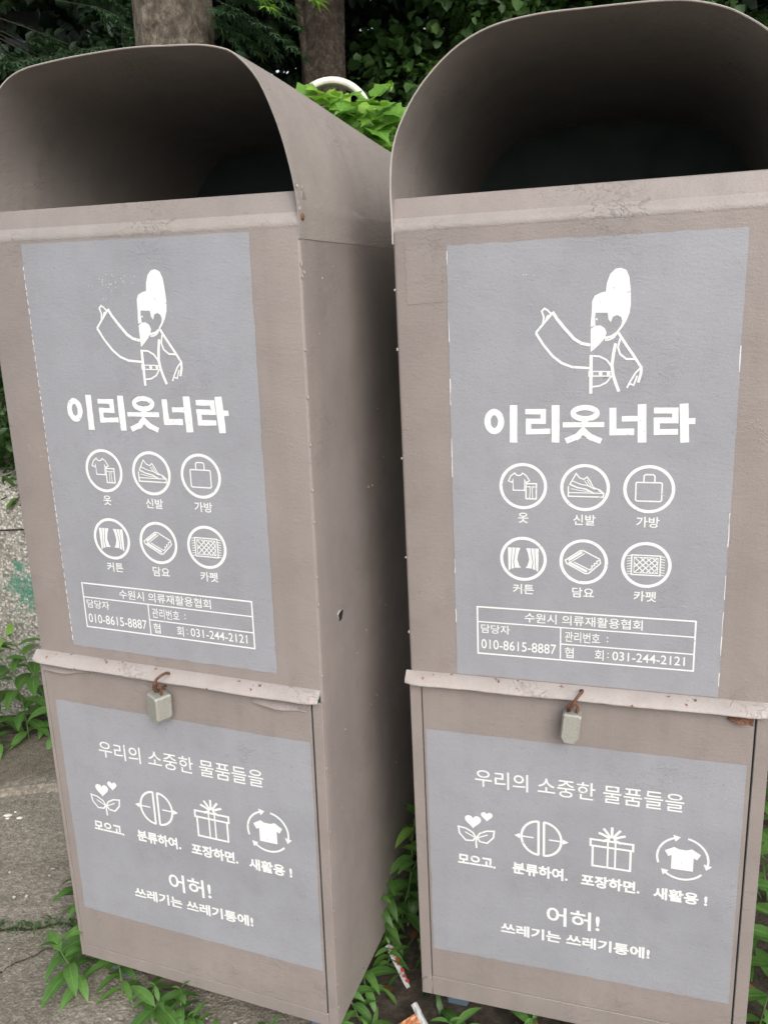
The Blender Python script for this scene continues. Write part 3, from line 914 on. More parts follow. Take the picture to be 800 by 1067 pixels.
def lower_text(low, yl, S_, ldx, ldz):
    S_('slogan_lettering', '우리의 소중한 물품들을', .1165, .4765, .5020, .5375, .004)
    ic = ((g_sprout, .1170, .4060, .0325, '모으고.', .081, .1525, .3290, .3510),
          (g_split, .2365, .4095, .0345, '분류하여.', .184, .2845, .3260, .3520),
          (g_gift, .3600, .4120, .0325, '포장하면.', .308, .4100, .3235, .3490),
          (g_recycle, .4785, .4110, .0360, '새활용 !', .433, .5230, .3205, .3455))
    for fn, cx, cz, r, cap, x0, x1, z0, z1 in ic:
        lettering('pictogram', yl, low, lambda m: fn(m, cx + ldx, cz + ldz, r))
        S_('caption', cap, x0, x1, z0, z1, .036)
    S_('warning_lettering', '어허!', .247, .343, .2265, .2675, .016)
    S_('warning_lettering', '쓰레기는 쓰레기통에!', .161, .432, .1870, .2120, .030)

M['void'] = flat('hole_dark', (0.004, 0.004, 0.004), 1.0)
GL = dict(x=-.6865, y=1.4943, z=CAMZ - 1.3747, yaw=-20.249, lean=.5006, tip=-.2823)
GR = dict(x=.0445, y=1.3753, z=CAMZ - 1.3889, yaw=-17.446, lean=-.5321, tip=.26)
ML, MR = bin_matrix(**GL), bin_matrix(**GR)
for mat4, label, arch, ur, lr, gd, ld, left in (
        (ML, 'taupe clothing bin on the left, its whole right side and hood seam in view', ARCH_B, (.083, .516, .739, 1.468), (.0275, .5755, .1345, .6195), (-.0035, .0175), (.001, .008), True),
        (MR, 'taupe clothing bin on the right, only its front and wide open hood in view', ARCH_A, (.0865, .5194, .7210, 1.4485), (.0270, .5690, .1220, .6070), (0, 0), (0, 0), False)):
    root, door, low, yl, S_ = make_bin(mat4, label, arch, ur, lr, gd[0], gd[1], ld[0], ld[1], left)
    low.parent = root
    lower_text(low, yl, S_, *ld)

# padlocks hang from the staples: things of their own
def padlock(mat4, label, w_, d_, h_, yaw, tilt):
    root = empty('padlock', mat4 @ Matrix.Rotation(R(yaw), 4, 'Z') @ Matrix.Rotation(R(tilt), 4, 'Y'))
    tag(root, label, 'padlock', 'padlocks on the bin doors')
    m = MB()
    b = .0035
    # body with a chamfered foot
    prof = [(-w_ / 2, -h_ + .010), (-w_ / 2 + .007, -h_), (w_ / 2 - .007, -h_), (w_ / 2, -h_ + .010), (w_ / 2, -.003), (w_ / 2 - .003, 0), (-w_ / 2 + .003, 0), (-w_ / 2, -.003)]
    vs = []
    for y, k in ((-d_ / 2, .86), (-d_ / 2 + b, 1), (d_ / 2 - b, 1), (d_ / 2, .86)):
        cz = -h_ / 2
        vs += [(x * k, y, cz + (z - cz) * (k + (1 - k) * .4)) for x, z in prof]
    fs = [tuple(range(8)), tuple(range(31, 23, -1))]
    for i in range(3):
        for j in range(8):
            fs.append((i * 8 + j, i * 8 + 8 + j, i * 8 + 8 + (j + 1) % 8, i * 8 + (j + 1) % 8))
    m.add(vs, fs)
    m.build('lock_body', M['lock'], root)
    m = MB()
    s = w_ * .24
    pts = [(-s, 0, -.004), (-s, 0, .008)] + [(-s * math.cos(R(a)), 0, .010 + s * math.sin(R(a))) for a in range(0, 181, 20)] + [(s, 0, .008), (s, 0, -.004)]
    m.tube(pts, .0024, 8)
    m.build('shackle', M['rust'], root, True)
    m = MB(); m.blob((0, 0, -h_ - .0004), (.005, .004, .0012)); m.build('keyhole_plate', M['rust'], root)
padlock(ML @ Matrix.Translation((.288, -.030, .682)), 'square grey padlock turned half sideways on the left bin', .036, .033, .054, -26, 3)
padlock(MR @ Matrix.Translation((.290, -.028, .682)), 'narrow pale padlock hanging straight on the right bin', .031, .024, .055, 4, 6)

# ------------------------------------------------------------------ ground
def struct(o): return tag(o, kind='structure')
def grid_sheet(name, x0, x1, y0, y1, z, nx, ny, mat, amp=0.0, thick=0.0, edge=None):
    m = MB(); vs = []
    for j in range(ny + 1):
        for i in range(nx + 1):
            x = x0 + (x1 - x0) * i / nx; y = y0 + (y1 - y0) * j / ny
            if edge: x, y = edge(x, y, i, j, nx, ny)
            vs.append((x, y, z + amp * (math.sin(3.1 * x + 1.3 * y) + math.sin(7.3 * y - 2.2 * x)) * .5))
    fs = [(j * (nx + 1) + i, j * (nx + 1) + i + 1, (j + 1) * (nx + 1) + i + 1, (j + 1) * (nx + 1) + i) for j in range(ny) for i in range(nx)]
    m.add(vs, fs)
    if thick:
        for i in range(nx):
            a, b = vs[i], vs[i + 1]
            m.add([a, b, (b[0], b[1] - .004, b[2] - thick), (a[0], a[1] - .004, a[2] - thick)], [(0, 3, 2, 1)])
    return m.build(name, mat)
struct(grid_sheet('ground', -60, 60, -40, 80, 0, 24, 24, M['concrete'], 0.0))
# worn slab strip in front of the wall, a step of two or three centimetres
def jag(x, y, i, j, nx, ny):
    if j == 0: y += .012 * math.sin(x * 5.1) + .008 * math.sin(x * 17 + 1) + rng.uniform(-.005, .005)
    return x, y
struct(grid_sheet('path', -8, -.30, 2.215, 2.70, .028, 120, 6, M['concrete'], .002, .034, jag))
def blobedge(x, y, i, j, nx, ny):
    if i == 0: x += .06 * math.sin(y * 9) + .03 * math.sin(y * 23)
    if i == nx: x += .2 * math.sin(y * 3)
    if j == 0: y += .03 * math.sin(x * 13) + .02 * math.sin(x * 31)
    return x, y
struct(grid_sheet('soil', -.16, 3.2, 1.02, 2.70, .006, 60, 30, M['soil'], .002, 0, blobedge))
struct(grid_sheet('soil_strip', -8, -.3, 2.52, 2.70, .036, 90, 3, M['soil'], .003, 0, lambda x, y, i, j, nx, ny: (x, y + (.03 * math.sin(x * 8) + .02 * math.sin(x * 21) if j == 0 else 0))))
struct(grid_sheet('bank', -30, 30, 2.94, 60, .86, 40, 40, M['soil'], .03))
# crack lines with soil in them, running across the slab
m = MB()
def crack(pts, w):
    pts = catmull(pts, 8)
    vs = []; fs = []
    for i, p in enumerate(pts):
        ww = w * rng.uniform(.3, 1.2); jx = rng.uniform(-.006, .006)
        vs += [(p.x, p.y + jx - ww, .0042), (p.x, p.y + jx + ww, .0042)]
        if i: fs.append((2 * i - 2, 2 * i, 2 * i + 1, 2 * i - 1))
    m.add(vs, fs)
crack([(-2.4, 1.70), (-1.7, 1.66), (-1.2, 1.69), (-.95, 1.655), (-.8, 1.665), (-.66, 1.64), (-.4, 1.66)], .006)
crack([(-.98, 1.66), (-1.02, 1.56), (-1.1, 1.50), (-1.25, 1.42)], .0025)
crack([(-.78, 1.66), (-.80, 1.60), (-.86, 1.56), (-.90, 1.52)], .003)
struct(m.build('ground_crack', M['soil']))

# small stones
m = MB()
for _ in range(420):
    x, y = rng.uniform(-1.7, -.1), rng.uniform(1.0, 2.5)
    r = rng.choice((.0012, .0016, .002, .0035)) * rng.uniform(.6, 1.5)
    m.blob((x, y, (.024 if y > 2.24 else .002) + r * .3), (r, r * rng.uniform(.6, 1.1), r * .7), 0, 5, 3)
tag(m.build('gravel', M['pebble']), kind='stuff')
m = MB()
for x, y, r in ((-1.13, 2.115, .013), (-1.09, 2.10, .010), (-1.125, 2.10, .006), (-1.115, 2.13, .004), (-1.15, 2.23, .006)):
    m.blob((x, y, .002 if y < 2.2 else .024), (r, r * .55, .0025), 0, 8, 4)
tag(m.build('bird_droppings', M['droppings']), 'white bird droppings on the concrete left of the bins', 'droppings')

# ------------------------------------------------------------------ retaining wall
WY = 2.66
wall = empty('retaining_wall', loc=(0, WY, 0))
tag(wall, 'grey exposed aggregate retaining wall with splashed green paint', 'wall')
def rough_box(x0, x1, y0, y1, z0, z1, name, amp):
    m = MB(); nx, nz_ = 140, 10; vs = []
    for k in range(nz_ + 1):
        for i in range(nx + 1):
            x = x0 + (x1 - x0) * i / nx; z = z0 + (z1 - z0) * k / nz_
            vs.append((x, y0 + amp * rng.uniform(-1, 1), z + (amp * rng.uniform(-1, 1) if k in (0, nz_) else 0)))
    fs = [(k * (nx + 1) + i, k * (nx + 1) + i + 1, (k + 1) * (nx + 1) + i + 1, (k + 1) * (nx + 1) + i) for k in range(nz_) for i in range(nx)]
    m.add(vs, fs)
    t0 = nz_ * (nx + 1)
    top = vs[t0:]
    m.add(top + [(x, y1, z1) for x, _, _ in top], [(i, i + 1, nx + 2 + i, nx + 1 + i) for i in range(nx)])
    bot = vs[:nx + 1]
    m.add(bot + [(x, y1, z0) for x, _, _ in bot], [(i + 1, i, nx + 1 + i, nx + 2 + i) for i in range(nx)])
    o = m.build(name, M['wall'], wall); return o
rough_box(-8, 8, 0.0, .30, 0, .715, 'wall_face', .003)
rough_box(-8, 8, -.012, .30, .722, .885, 'coping', .003)
m = MB(); m.box(-8, 8, .012, .29, .70, .74); m.build('joint', M['soil'], wall)

# ------------------------------------------------------------------ leaves
def blade(V, F, base, d, side, L_, W2, curl=.25, fold=.25, seg=5, shape=0):
    """one leaf: midrib curling down, two half blades folded up"""
    d = d.normalized(); side = (side - d * side.dot(d)).normalized(); nrm = d.cross(side)
    if nrm.z < 0: nrm = -nrm
    b0 = len(V); p = Vector(base); dd = Vector(d)
    for i in range(seg + 1):
        t_ = i / seg
        if shape == 0: wd = W2 * math.sin(math.pi * min(1, t_ ** .75)) ** .9 if 0 < t_ < 1 else 0
        else: wd = W2 * (math.sin(math.pi * (t_ * .86 + .10))) * (1 if t_ < 1 else .1)
        wd = max(wd, .0004)
        up_ = Vector((0, 0, 1)) if abs(dd.z) < .9 else nrm
        n_ = side.cross(dd).normalized()
        if n_.dot(nrm) < 0: n_ = -n_
        V += [p - side * wd + n_ * wd * fold, p.copy(), p + side * wd + n_ * wd * fold]
        if i:
            a = b0 + 3 * (i - 1)
            F += [(a, a + 1, a + 4, a + 3), (a + 1, a + 2, a + 5, a + 4)]
        p = p + dd * (L_ / seg)
        dd = (dd - nrm * curl / seg * 1.2 - Vector((0, 0, 1)) * curl / seg * .6).normalized()

def rib(o):
    at = o.data.attributes.new('rib', 'FLOAT', 'POINT')
    at.data.foreach_set('value', (np.arange(len(o.data.vertices)) % 3 == 1).astype(np.float32))
def rvec(s=1.0): return Vector((rng.gauss(0, s), rng.gauss(0, s), rng.gauss(0, s)))

def make_weed(h, nl, leaf_l, leaf_w, mat, lean=(0, 0), spread=1.0, droop=.5):
    """upright weed: a stem with opposite pairs of pointed leaves, each pair turned against the last"""
    V = []; F = []
    p = Vector((0, 0, 0)); pts = [p.copy()]
    d = Vector((lean[0], lean[1], 1)).normalized()
    n = max(3, nl // 2)
    for i in range(n):
        d = (d + rvec(.07)).normalized()
        p = p + d * (h / n); pts.append(p.copy())
    a0 = rng.uniform(0, 6.28)
    for i in range(1, n + 1):
        t_ = i / n
        a = a0 + i * 1.57 + rng.uniform(-.35, .35)
        for k in (0, math.pi):
            if rng.random() < .08: continue
            aa = a + k
            el = .15 + .55 * t_ - droop * .5 + rng.uniform(-.2, .2)
            dr = Vector((math.cos(aa) * math.cos(el), math.sin(aa) * math.cos(el), math.sin(el))) * spread
            side = Vector((-math.sin(aa), math.cos(aa), rng.uniform(-.25, .25)))
            s_ = (1.05 - .45 * abs(t_ - .45)) * rng.uniform(.75, 1.2)
            if i == n: s_ *= .62; dr.z += .5
            blade(V, F, pts[i], dr, side, leaf_l * s_, leaf_w * s_ * .5, curl=rng.uniform(.4, 1.1), fold=rng.uniform(.1, .35))
    return V, F, pts

def weed_thing(name, loc, h, nl, ll, lw, mat, label, cat, group, rotz=0, **kw):
    root = empty(name, loc=loc); root.rotation_euler.z = rotz
    tag(root, label, cat, group)
    V, F, pts = make_weed(h, nl, ll, lw, mat, **kw)
    m = MB(); m.add(V, F); rib(m.build('leaves', mat, root, True))
    m = MB(); m.tube(pts, [.0022 * (1 - .6 * i / len(pts)) for i in range(len(pts))], 5); m.build('stem', M['stem'], root)
    return root

def copy_tree(o, loc, rotz, scale=1.0, label=None, tilt=None):
    c = o.copy(); COL.objects.link(c)
    c.location = loc; c.rotation_euler = (tilt[0] if tilt else 0, tilt[1] if tilt else 0, rotz); c.scale = (scale,) * 3
    if label: c['label'] = label
    for ch in o.children:
        d = ch.copy(); COL.objects.link(d); d.parent = c
    return c

# (x, y, height scale, yaw, label) grouped by where they grow
G1 = 'weeds rooted along the foot of the bins'
protos = [weed_thing('weed', (-.69, 1.49, .0), .14, 14, .090, .028, M['leaf_weed'], 'weed with drooping pointed leaves at the left bin, lower left corner', 'weed', G1, .4, lean=(-.35, -.15)),
          weed_thing('weed', (-.52, 1.40, .0), .09, 12, .100, .026, M['leaf_weed'], 'low weed spreading its leaves over the lower edge of the left bin', 'weed', G1, 1.2, lean=(-.2, -.35)),
          weed_thing('weed', (.02, 1.62, .0), .30, 18, .105, .032, M['leaf_weed'], 'tall broad leaved weed standing in the gap between the bins', 'weed', G1, 2.3, lean=(-.1, -.1))]
near = [(0, (-.715, 1.56), 1.15, 2.0, 'tallest weed beside the lower left edge of the left bin'),
        (1, (-.60, 1.455), .85, 4.2, 'weed under the lower left corner of the left bin'),
        (0, (-.46, 1.36), .58, 3.3, 'weed in front of the left bin, left of its middle'),
        (1, (-.37, 1.32), .62, .4, 'small weed in front of the middle of the left bin'),
        (1, (-.28, 1.275), .7, 2.9, 'small weed in front of the left bin near its right corner'),
        (2, (-.02, 1.56), .62, .5, 'weed leaning on the right side of the left bin'),
        (2, (.055, 1.72), .95, 4.0, 'shaded weed deep in the gap between the bins'),
        (0, (-.085, 1.36), .7, 5.0, 'weed in front of the gap between the bins'),
        (2, (-.005, 1.60), .85, 1.0, 'weed behind the litter between the bins'),
        (0, (-.11, 1.24), .6, 2.6, 'weed by the lower right corner of the left bin'),
        (1, (.13, 1.315), .8, 5.5, 'low weed under the left end of the right bin'),
        (1, (.22, 1.28), .75, 3.0, 'low weed under the right bin, near its left corner'),
        (0, (.315, 1.235), .62, .9, 'pointed weed in front of the middle of the right bin'),
        (1, (.43, 1.20), .7, 1.8, 'low weed in front of the right bin, right of its middle'),
        (2, (.70, 1.30), .95, 3.0, 'tall weed by the lower right corner of the right bin'),
        (2, (.76, 1.48), 1.1, 1.1, 'tall weed beside the right edge of the right bin'),
        (2, (.88, 1.66), 1.15, 5.1, 'weed behind the tall ones at the right edge'),
        (2, (.84, 1.36), 1.0, .2, 'broad weed standing at the lower right edge of the photo'),
        (0, (.80, 1.20), .9, 2.2, 'short weed at the lower right edge of the photo'),
        (2, (-.045, 1.68), .9, 3.3, 'weed against the side of the left bin, back in the gap'),
        (0, (.085, 1.50), .55, .3, 'weed at the foot of the right bin, beside its lower left corner'),
        (1, (.36, 1.19), .7, 4.4, 'weed creeping out in front of the right bin near its middle'),
        (0, (.54, 1.17), .62, 2.0, 'weed in front of the right bin under its lower right corner'),
        (1, (-.075, 1.42), .9, 3.9, 'weed at the foot of the left bin, left of the snack wrapper'),
        (0, (-.03, 1.50), .55, 1.9, 'small weed just behind the snack wrapper'),
        (0, (-.76, 1.70), .8, 5.6, 'weed on the concrete behind the lower left edge of the left bin'),
        (1, (.17, 1.25), .8, 1.1, 'weed reaching out from under the left half of the right bin'),
        (1, (.27, 1.22), .65, 5.1, 'small weed under the right bin just left of its middle'),
        (2, (.72, 1.40), .9, 4.4, 'leafy weed touching the right edge of the right bin'),
        (1, (-.54, 1.42), .6, 2.2, 'small weed under the left bin between its corner and its middle'),
        (1, (-.41, 1.37), .55, 5.9, 'smallest weed under the middle of the left bin'),
        (0, (.01, 1.68), .9, 2.9, 'bushy weed filling the middle of the gap between the bins'),
        (2, (-.03, 1.58), .72, 5.4, 'leafy weed above the snack wrapper in the gap'),
        (0, (.065, 1.58), .9, 3.6, 'weed against the lower left edge of the right bin'),
        (1, (-.10, 1.31), .8, 1.4, 'low weed in front of the right corner of the left bin'),
        (2, (1.02, 1.9), 1.2, 2.7, 'farthest weed to the right of the right bin')]
for k, (x, y), s, a, lab in near:
    copy_tree(protos[k], (x, y, .004), a, s, lab, (rng.uniform(-.2, .2), rng.uniform(-.2, .2)))
G2 = 'weeds along the foot of the retaining wall'
p2 = weed_thing('weed', (-1.22, 2.50, .02), .34, 18, .115, .042, M['leaf_weed'], 'broad leaved weed against the retaining wall beside the left bin', 'weed', G2, .3)
spots = [(-1.34, 2.52, 1.1), (-1.13, 2.48, .85), (-1.44, 2.45, .9), (-1.27, 2.42, .62), (-1.05, 2.55, 1.0), (-1.55, 2.55, 1.2), (-1.17, 2.57, 1.1), (-1.38, 2.38, .55), (-1.70, 2.5, 1.1), (-.95, 2.5, .9)]
labs2 = ['tall weed at the left edge of the photo under the green paint splash', 'weed at the wall foot closest to the left bin', 'leafy weed at the left edge of the photo on the slab', 'short weed in front of the wall weeds',
         'weed at the wall foot hidden partly behind the left bin', 'weed at the wall foot outside the left edge', 'weed pressed to the wall right of the paint splash', 'smallest weed at the wall foot on the slab', 'far left weed at the wall foot', 'weed at the wall foot behind the left bin']
for (x, y, s), lb in zip(spots, labs2):
    copy_tree(p2, (x, y, .02), rng.uniform(0, 6.28), s, lb, (rng.uniform(-.2, .2), rng.uniform(-.2, .2)))

# creeping moss and grass tufts in the joints
V = []; F = []
for _ in range(1500):
    if rng.random() < .55:
        x = rng.uniform(-1.6, -.68); y = 1.66 + rng.gauss(0, .012)
    else:
        x = rng.uniform(-.2, 1.3); y = rng.uniform(1.15, 2.4)
    a = rng.uniform(0, 6.28)
    L_ = rng.uniform(.006, .02) if x < -.6 else rng.uniform(.02, .06)
    blade(V, F, (x, y, .004), Vector((math.cos(a) * .6, math.sin(a) * .6, 1)), Vector((-math.sin(a), math.cos(a), 0)), L_, L_ * .09 + .0006, .8, .1, 3)
m = MB(); m.add(V, F); tag(m.build('grass', M['leaf_mid'], None, True), kind='stuff')
V = []; F = []
for _ in range(170):
    x, y = rng.uniform(-.15, 1.1), rng.uniform(1.15, 2.3)
    a = rng.uniform(0, 6.28)
    blade(V, F, (x, y, .012), Vector((math.cos(a), math.sin(a), .2)), Vector((-math.sin(a), math.cos(a), 0)), rng.uniform(.02, .05), .009, .6, .3, 4)
m = MB(); m.add(V, F); tag(m.build('dead_leaves', M['leaf_dead'], None, True), kind='stuff')
# dark stone under the left bin
m = MB(); m.blob((-.50, 1.50, .025), (.05, .05, .04), 0, 12, 8); tag(m.build('stone', M['pot'], None, True), 'round brown stone in the shade under the left bin', 'stone')

# ------------------------------------------------------------------ litter between the bins
root = empty('snack_wrapper', loc=(-.005, 1.475, .03)); root.rotation_euler = (R(-8), R(28), R(-62))
tag(root, 'narrow white snack wrapper with red print, torn at one end', 'wrapper')
def crumple(nx, ny, L_, W2, amp, taper=0):
    vs = []
    for i in range(nx + 1):
        for j in range(ny + 1):
            u = i / nx - .5; v = j / ny - .5
            wd = W2 * (1 - taper * i / nx)
            vs.append((u * L_, v * wd, amp * (rng.uniform(-1, 1) * .5 + math.cos(v * 3) * 1.2)))
    return vs, [(i * (ny + 1) + j, (i + 1) * (ny + 1) + j, (i + 1) * (ny + 1) + j + 1, i * (ny + 1) + j + 1) for i in range(nx) for j in range(ny)]
m = MB(); v_, f_ = crumple(14, 5, .095, .019, .0035, .45); m.add(v_, f_); m.build('foil', M['litter_white'], root)
m = MB()
for i in range(7):
    x = -.038 + .0115 * i + rng.uniform(-.002, .002)
    y_ = rng.uniform(-.002, .002); w0 = rng.uniform(.004, .009)
    m.add([(x, -.003 + y_, .0066), (x + w0, -.0045 + y_, .0068), (x + w0 + .002, .003 + y_, .0068), (x + w0 * .5, .0055 + y_, .0068), (x + .001, .0025 + y_, .0066)], [(0, 1, 2, 3, 4)])
m.build('printed_marks', M['litter_red'], root)
root = empty('food_packet', loc=(.010, 1.322, .022)); root.rotation_euler = (R(32), R(-12), R(25))
root.scale = (.72,) * 3
tag(root, 'crumpled orange and white food packet lying between the bins', 'packet')
m = MB(); v_, f_ = crumple(12, 10, .075, .05, .006); m.add(v_, f_); m.build('orange_side', M['litter_orange'], root)
m = MB()
v_, f_ = crumple(9, 3, .095, .020, .006)
m.add([(y * .9 + .045, x, z + .006) for x, y, z in v_], f_); m.build('white_side', M['litter_white'], root)
m = MB()
v_, f_ = crumple(6, 3, .05, .03, .004)
m.add([(x - .06, y + .01, z + .004) for x, y, z in v_], f_); m.build('torn_flap', M['litter_yellow'], root)

# ------------------------------------------------------------------ trees and shrubs behind the wall
def leaf_cloud(centers, radii, n, L_, W2, flatten=.8, seed=1, lobes=0):
    """many small leaves scattered in clumps; numpy arrays of 6-vertex folded leaves"""
    g = np.random.default_rng(seed)
    centers = np.array(centers, float); radii = np.array(radii, float)
    ci = g.integers(0, len(centers), n)
    dirs = g.normal(size=(n, 3)); dirs /= np.linalg.norm(dirs, axis=1)[:, None]
    rr = radii[ci] * (g.random(n) ** .45)
    P_ = centers[ci] + dirs * rr[:, None] * np.array([1, 1, flatten])
    d = dirs * .7 + g.normal(size=(n, 3)) * .6; d[:, 2] -= .25
    d /= np.linalg.norm(d, axis=1)[:, None]
    s = np.cross(d, g.normal(size=(n, 3)) * .5 + np.array([0, 0, 1])); s /= np.linalg.norm(s, axis=1)[:, None]
    nn = np.cross(s, d)
    sc_ = g.uniform(.6, 1.25, n)[:, None]
    L = L_ * sc_; Wd = W2 * sc_
    v = np.stack([P_, P_ + d * L * .35 + s * Wd + nn * Wd * .3, P_ + d * L * .75 + s * Wd * .7 + nn * Wd * .2, P_ + d * L - nn * L * .15,
                  P_ + d * L * .75 - s * Wd * .7 + nn * Wd * .2, P_ + d * L * .35 - s * Wd + nn * Wd * .3], 1).reshape(-1, 3)
    b = np.arange(n)[:, None] * 6
    f = np.concatenate([b + np.array([0, 1, 2, 3]), b + np.array([0, 3, 4, 5])], 0)
    return v, f

def gap(v, f, x0, x1, z0, z1, keep, off=(0, 0, 0)):   # an opening between the crowns
    n = len(v) // 6
    q = v.reshape(n, 6, 3)[:, 0] + np.array(off)
    a, b_ = q[:, 0] / q[:, 1], (q[:, 2] - CAMZ) / q[:, 1]
    hit = (a > x0) & (a < x1) & (b_ > z0) & (b_ < z1) & (np.random.default_rng(3).random(n) > keep)
    k = ~hit
    v2 = v.reshape(n, 18)[k].reshape(-1, 3)
    b = np.arange(k.sum())[:, None] * 6
    return v2, np.concatenate([b + np.array([0, 1, 2, 3]), b + np.array([0, 3, 4, 5])], 0)
def cloud_mesh(name, v, f, mat, parent=None):
    me = bpy.data.meshes.new(name)
    me.vertices.add(len(v)); me.vertices.foreach_set('co', v.astype(np.float32).ravel())
    me.loops.add(f.size); me.loops.foreach_set('vertex_index', f.astype(np.int32).ravel())
    me.polygons.add(len(f)); me.polygons.foreach_set('loop_start', np.arange(len(f), dtype=np.int32) * 4)
    me.update(calc_edges=True)
    return link_mesh(name, me, mat, parent)

def clumps(n, lo, hi, rlo, rhi, seed):
    g = np.random.default_rng(seed)
    c = g.uniform(lo, hi, (n, 3)); r = g.uniform(rlo, rhi, n)
    return c, r

def trunk_mesh(pts, rad, name, mat, parent, n=40, rough_=.03):
    pts = catmull(pts, 8); m = MB(); vs = []; fs = []
    for i, p in enumerate(pts):
        t_ = i / (len(pts) - 1)
        r = rad[0] + (rad[1] - rad[0]) * t_
        for j in range(n):
            a = 2 * math.pi * j / n
            k = r * (1 + rough_ * (math.sin(5 * a + 3 * t_ * 6) + .7 * math.sin(11 * a + 17 * t_) + .8 * rng.uniform(-1, 1)))
            vs.append((p.x + k * math.cos(a), p.y + k * math.sin(a), p.z))
    for i in range(len(pts) - 1):
        for j in range(n):
            fs.append((i * n + j, i * n + (j + 1) % n, (i + 1) * n + (j + 1) % n, (i + 1) * n + j))
    m.add(vs, fs)
    return m.build(name, mat, parent, True)

def tree(name, base, label, cat, rad, mat, lean, crown_seed, crown_r, crown_z, nleaf, lmat, ll=.09, lw=.035, group=None, htop=4.6):
    root = empty(name, loc=base); tag(root, label, cat, group)
    top = (lean[0], lean[1], htop)
    trunk_mesh([(0, 0, -.1), (lean[0] * .3, lean[1] * .3, htop * .33), (lean[0] * .7, lean[1] * .7, htop * .7), top], rad, 'trunk', mat, root)
    g = np.random.default_rng(crown_seed)
    cs = []; rs = []
    for k in range(9):
        a = k * 2.4 + g.uniform(0, .6); z0 = htop * (.58 + .045 * k)
        L_ = crown_r * g.uniform(.6, 1.0)
        e = Vector((lean[0] * z0 / htop + math.cos(a) * L_, lean[1] * z0 / htop + math.sin(a) * L_, z0 + L_ * .35))
        s0 = Vector((lean[0] * z0 / htop, lean[1] * z0 / htop, z0))
        m = MB(); mid = (s0 + e) / 2 + Vector((0, 0, .12)); m.tube(catmull([s0, mid, e], 5), [rad[1] * .5 * (1 - .085 * q) for q in range(11)], 8)
        m.build('limb', mat, root)
        for q in range(5):
            cs.append(tuple(s0.lerp(e, .45 + .16 * q) + Vector(g.normal(size=3) * .28))); rs.append(g.uniform(.25, .5))
    v, f = leaf_cloud(cs, rs, nleaf, ll, lw, .7, crown_seed)
    cloud_mesh('crown', v, f, lmat, root)
    return root

tree('tree', (-.825, 3.9, .86), 'thick tree trunk with pale flaky bark rising behind the left bin', 'tree', (.170, .150), M['bark_pale'], (.03, .05), 3, 1.9, 3.0, 16000, M['leaf_mid'], group='trees on the bank')
tree('tree', (-.255, 4.85, .86), 'darker slim brown trunk standing between the two bins', 'tree', (.125, .100), M['bark_brown'], (.06, .05), 5, 1.8, 3.0, 14000, M['leaf_mid'], group='trees on the bank')
tree('tree', (2.4, 4.6, .86), 'tree behind the hood of the right bin, its trunk hidden', 'tree', (.15, .12), M['bark_brown'], (-.1, .1), 8, 2.0, 3.0, 14000, M['leaf_mid'], group='trees on the bank')

def shrub(name, label, cat, base, lo, hi, ncl, rlo, rhi, nleaf, ll, lw, mat, seed, group=None, core=True):
    root = empty(name, loc=base); tag(root, label, cat, group)
    c, r = clumps(ncl, lo, hi, rlo, rhi, seed)
    v, f = leaf_cloud(c, r, nleaf, ll, lw, .8, seed)
    if seed == 31: v, f = gap(v, f, -.405, -.295, .262, .306, .10, base)
    cloud_mesh('leaves', v, f, mat, root)
    m = MB()
    for k in range(min(8, ncl)):
        m.tube(catmull([(0, 0, -.05), tuple(Vector(c[k]) * .5 + rvec(.04)), tuple(c[k])], 4), [.014 * (1 - .09 * q) for q in range(9)], 6)
    m.build('stems', M['bark_brown'], root)
    return root

# far dark wood behind everything
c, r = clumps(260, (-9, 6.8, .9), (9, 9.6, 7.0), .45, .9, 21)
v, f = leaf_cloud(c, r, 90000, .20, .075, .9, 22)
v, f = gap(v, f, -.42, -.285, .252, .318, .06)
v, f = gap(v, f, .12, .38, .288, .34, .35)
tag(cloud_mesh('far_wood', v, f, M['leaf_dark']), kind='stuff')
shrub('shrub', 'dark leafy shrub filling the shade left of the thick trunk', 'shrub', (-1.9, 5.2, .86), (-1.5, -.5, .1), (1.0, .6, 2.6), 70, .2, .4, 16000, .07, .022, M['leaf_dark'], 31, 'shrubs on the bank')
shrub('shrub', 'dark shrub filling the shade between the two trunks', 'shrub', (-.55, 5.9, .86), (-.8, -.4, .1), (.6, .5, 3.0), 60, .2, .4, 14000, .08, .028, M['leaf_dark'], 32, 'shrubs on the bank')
shrub('shrub', 'round leaved shrub right of the slim trunk, above the vine', 'shrub', (.65, 5.0, .86), (-.55, -.4, .1), (1.2, .5, 2.6), 60, .16, .36, 15000, .06, .03, M['leaf_mid'], 33, 'shrubs on the bank')
shrub('shrub', 'shrub at the top right corner behind the right hood', 'shrub', (2.3, 5.2, .86), (-1.0, -.5, .1), (1.5, .6, 2.7), 60, .2, .4, 14000, .07, .028, M['leaf_mid'], 34, 'shrubs on the bank')
# leafy plant tumbling over the wall by the left bin
shrub('hanging_shrub', 'small leaved green shrub tumbling over the wall beside the left bin', 'shrub', (-1.55, 2.95, .86), (-.75, -.30, -.02), (.45, .15, .62), 46, .07, .16, 5200, .042, .013, M['leaf_mid'], 35)
shrub('hanging_shrub', 'low green shrub on the wall behind the two bins', 'shrub', (-.2, 3.1, .86), (-.7, -.2, .0), (1.6, .3, .45), 40, .1, .2, 4500, .05, .018, M['leaf_mid'], 36)
shrub('hanging_shrub', 'green shrub beyond the right edge of the right bin', 'shrub', (1.7, 2.9, .3), (-.5, -.3, -.2), (.8, .3, .7), 40, .1, .2, 4500, .05, .018, M['leaf_mid'], 37)

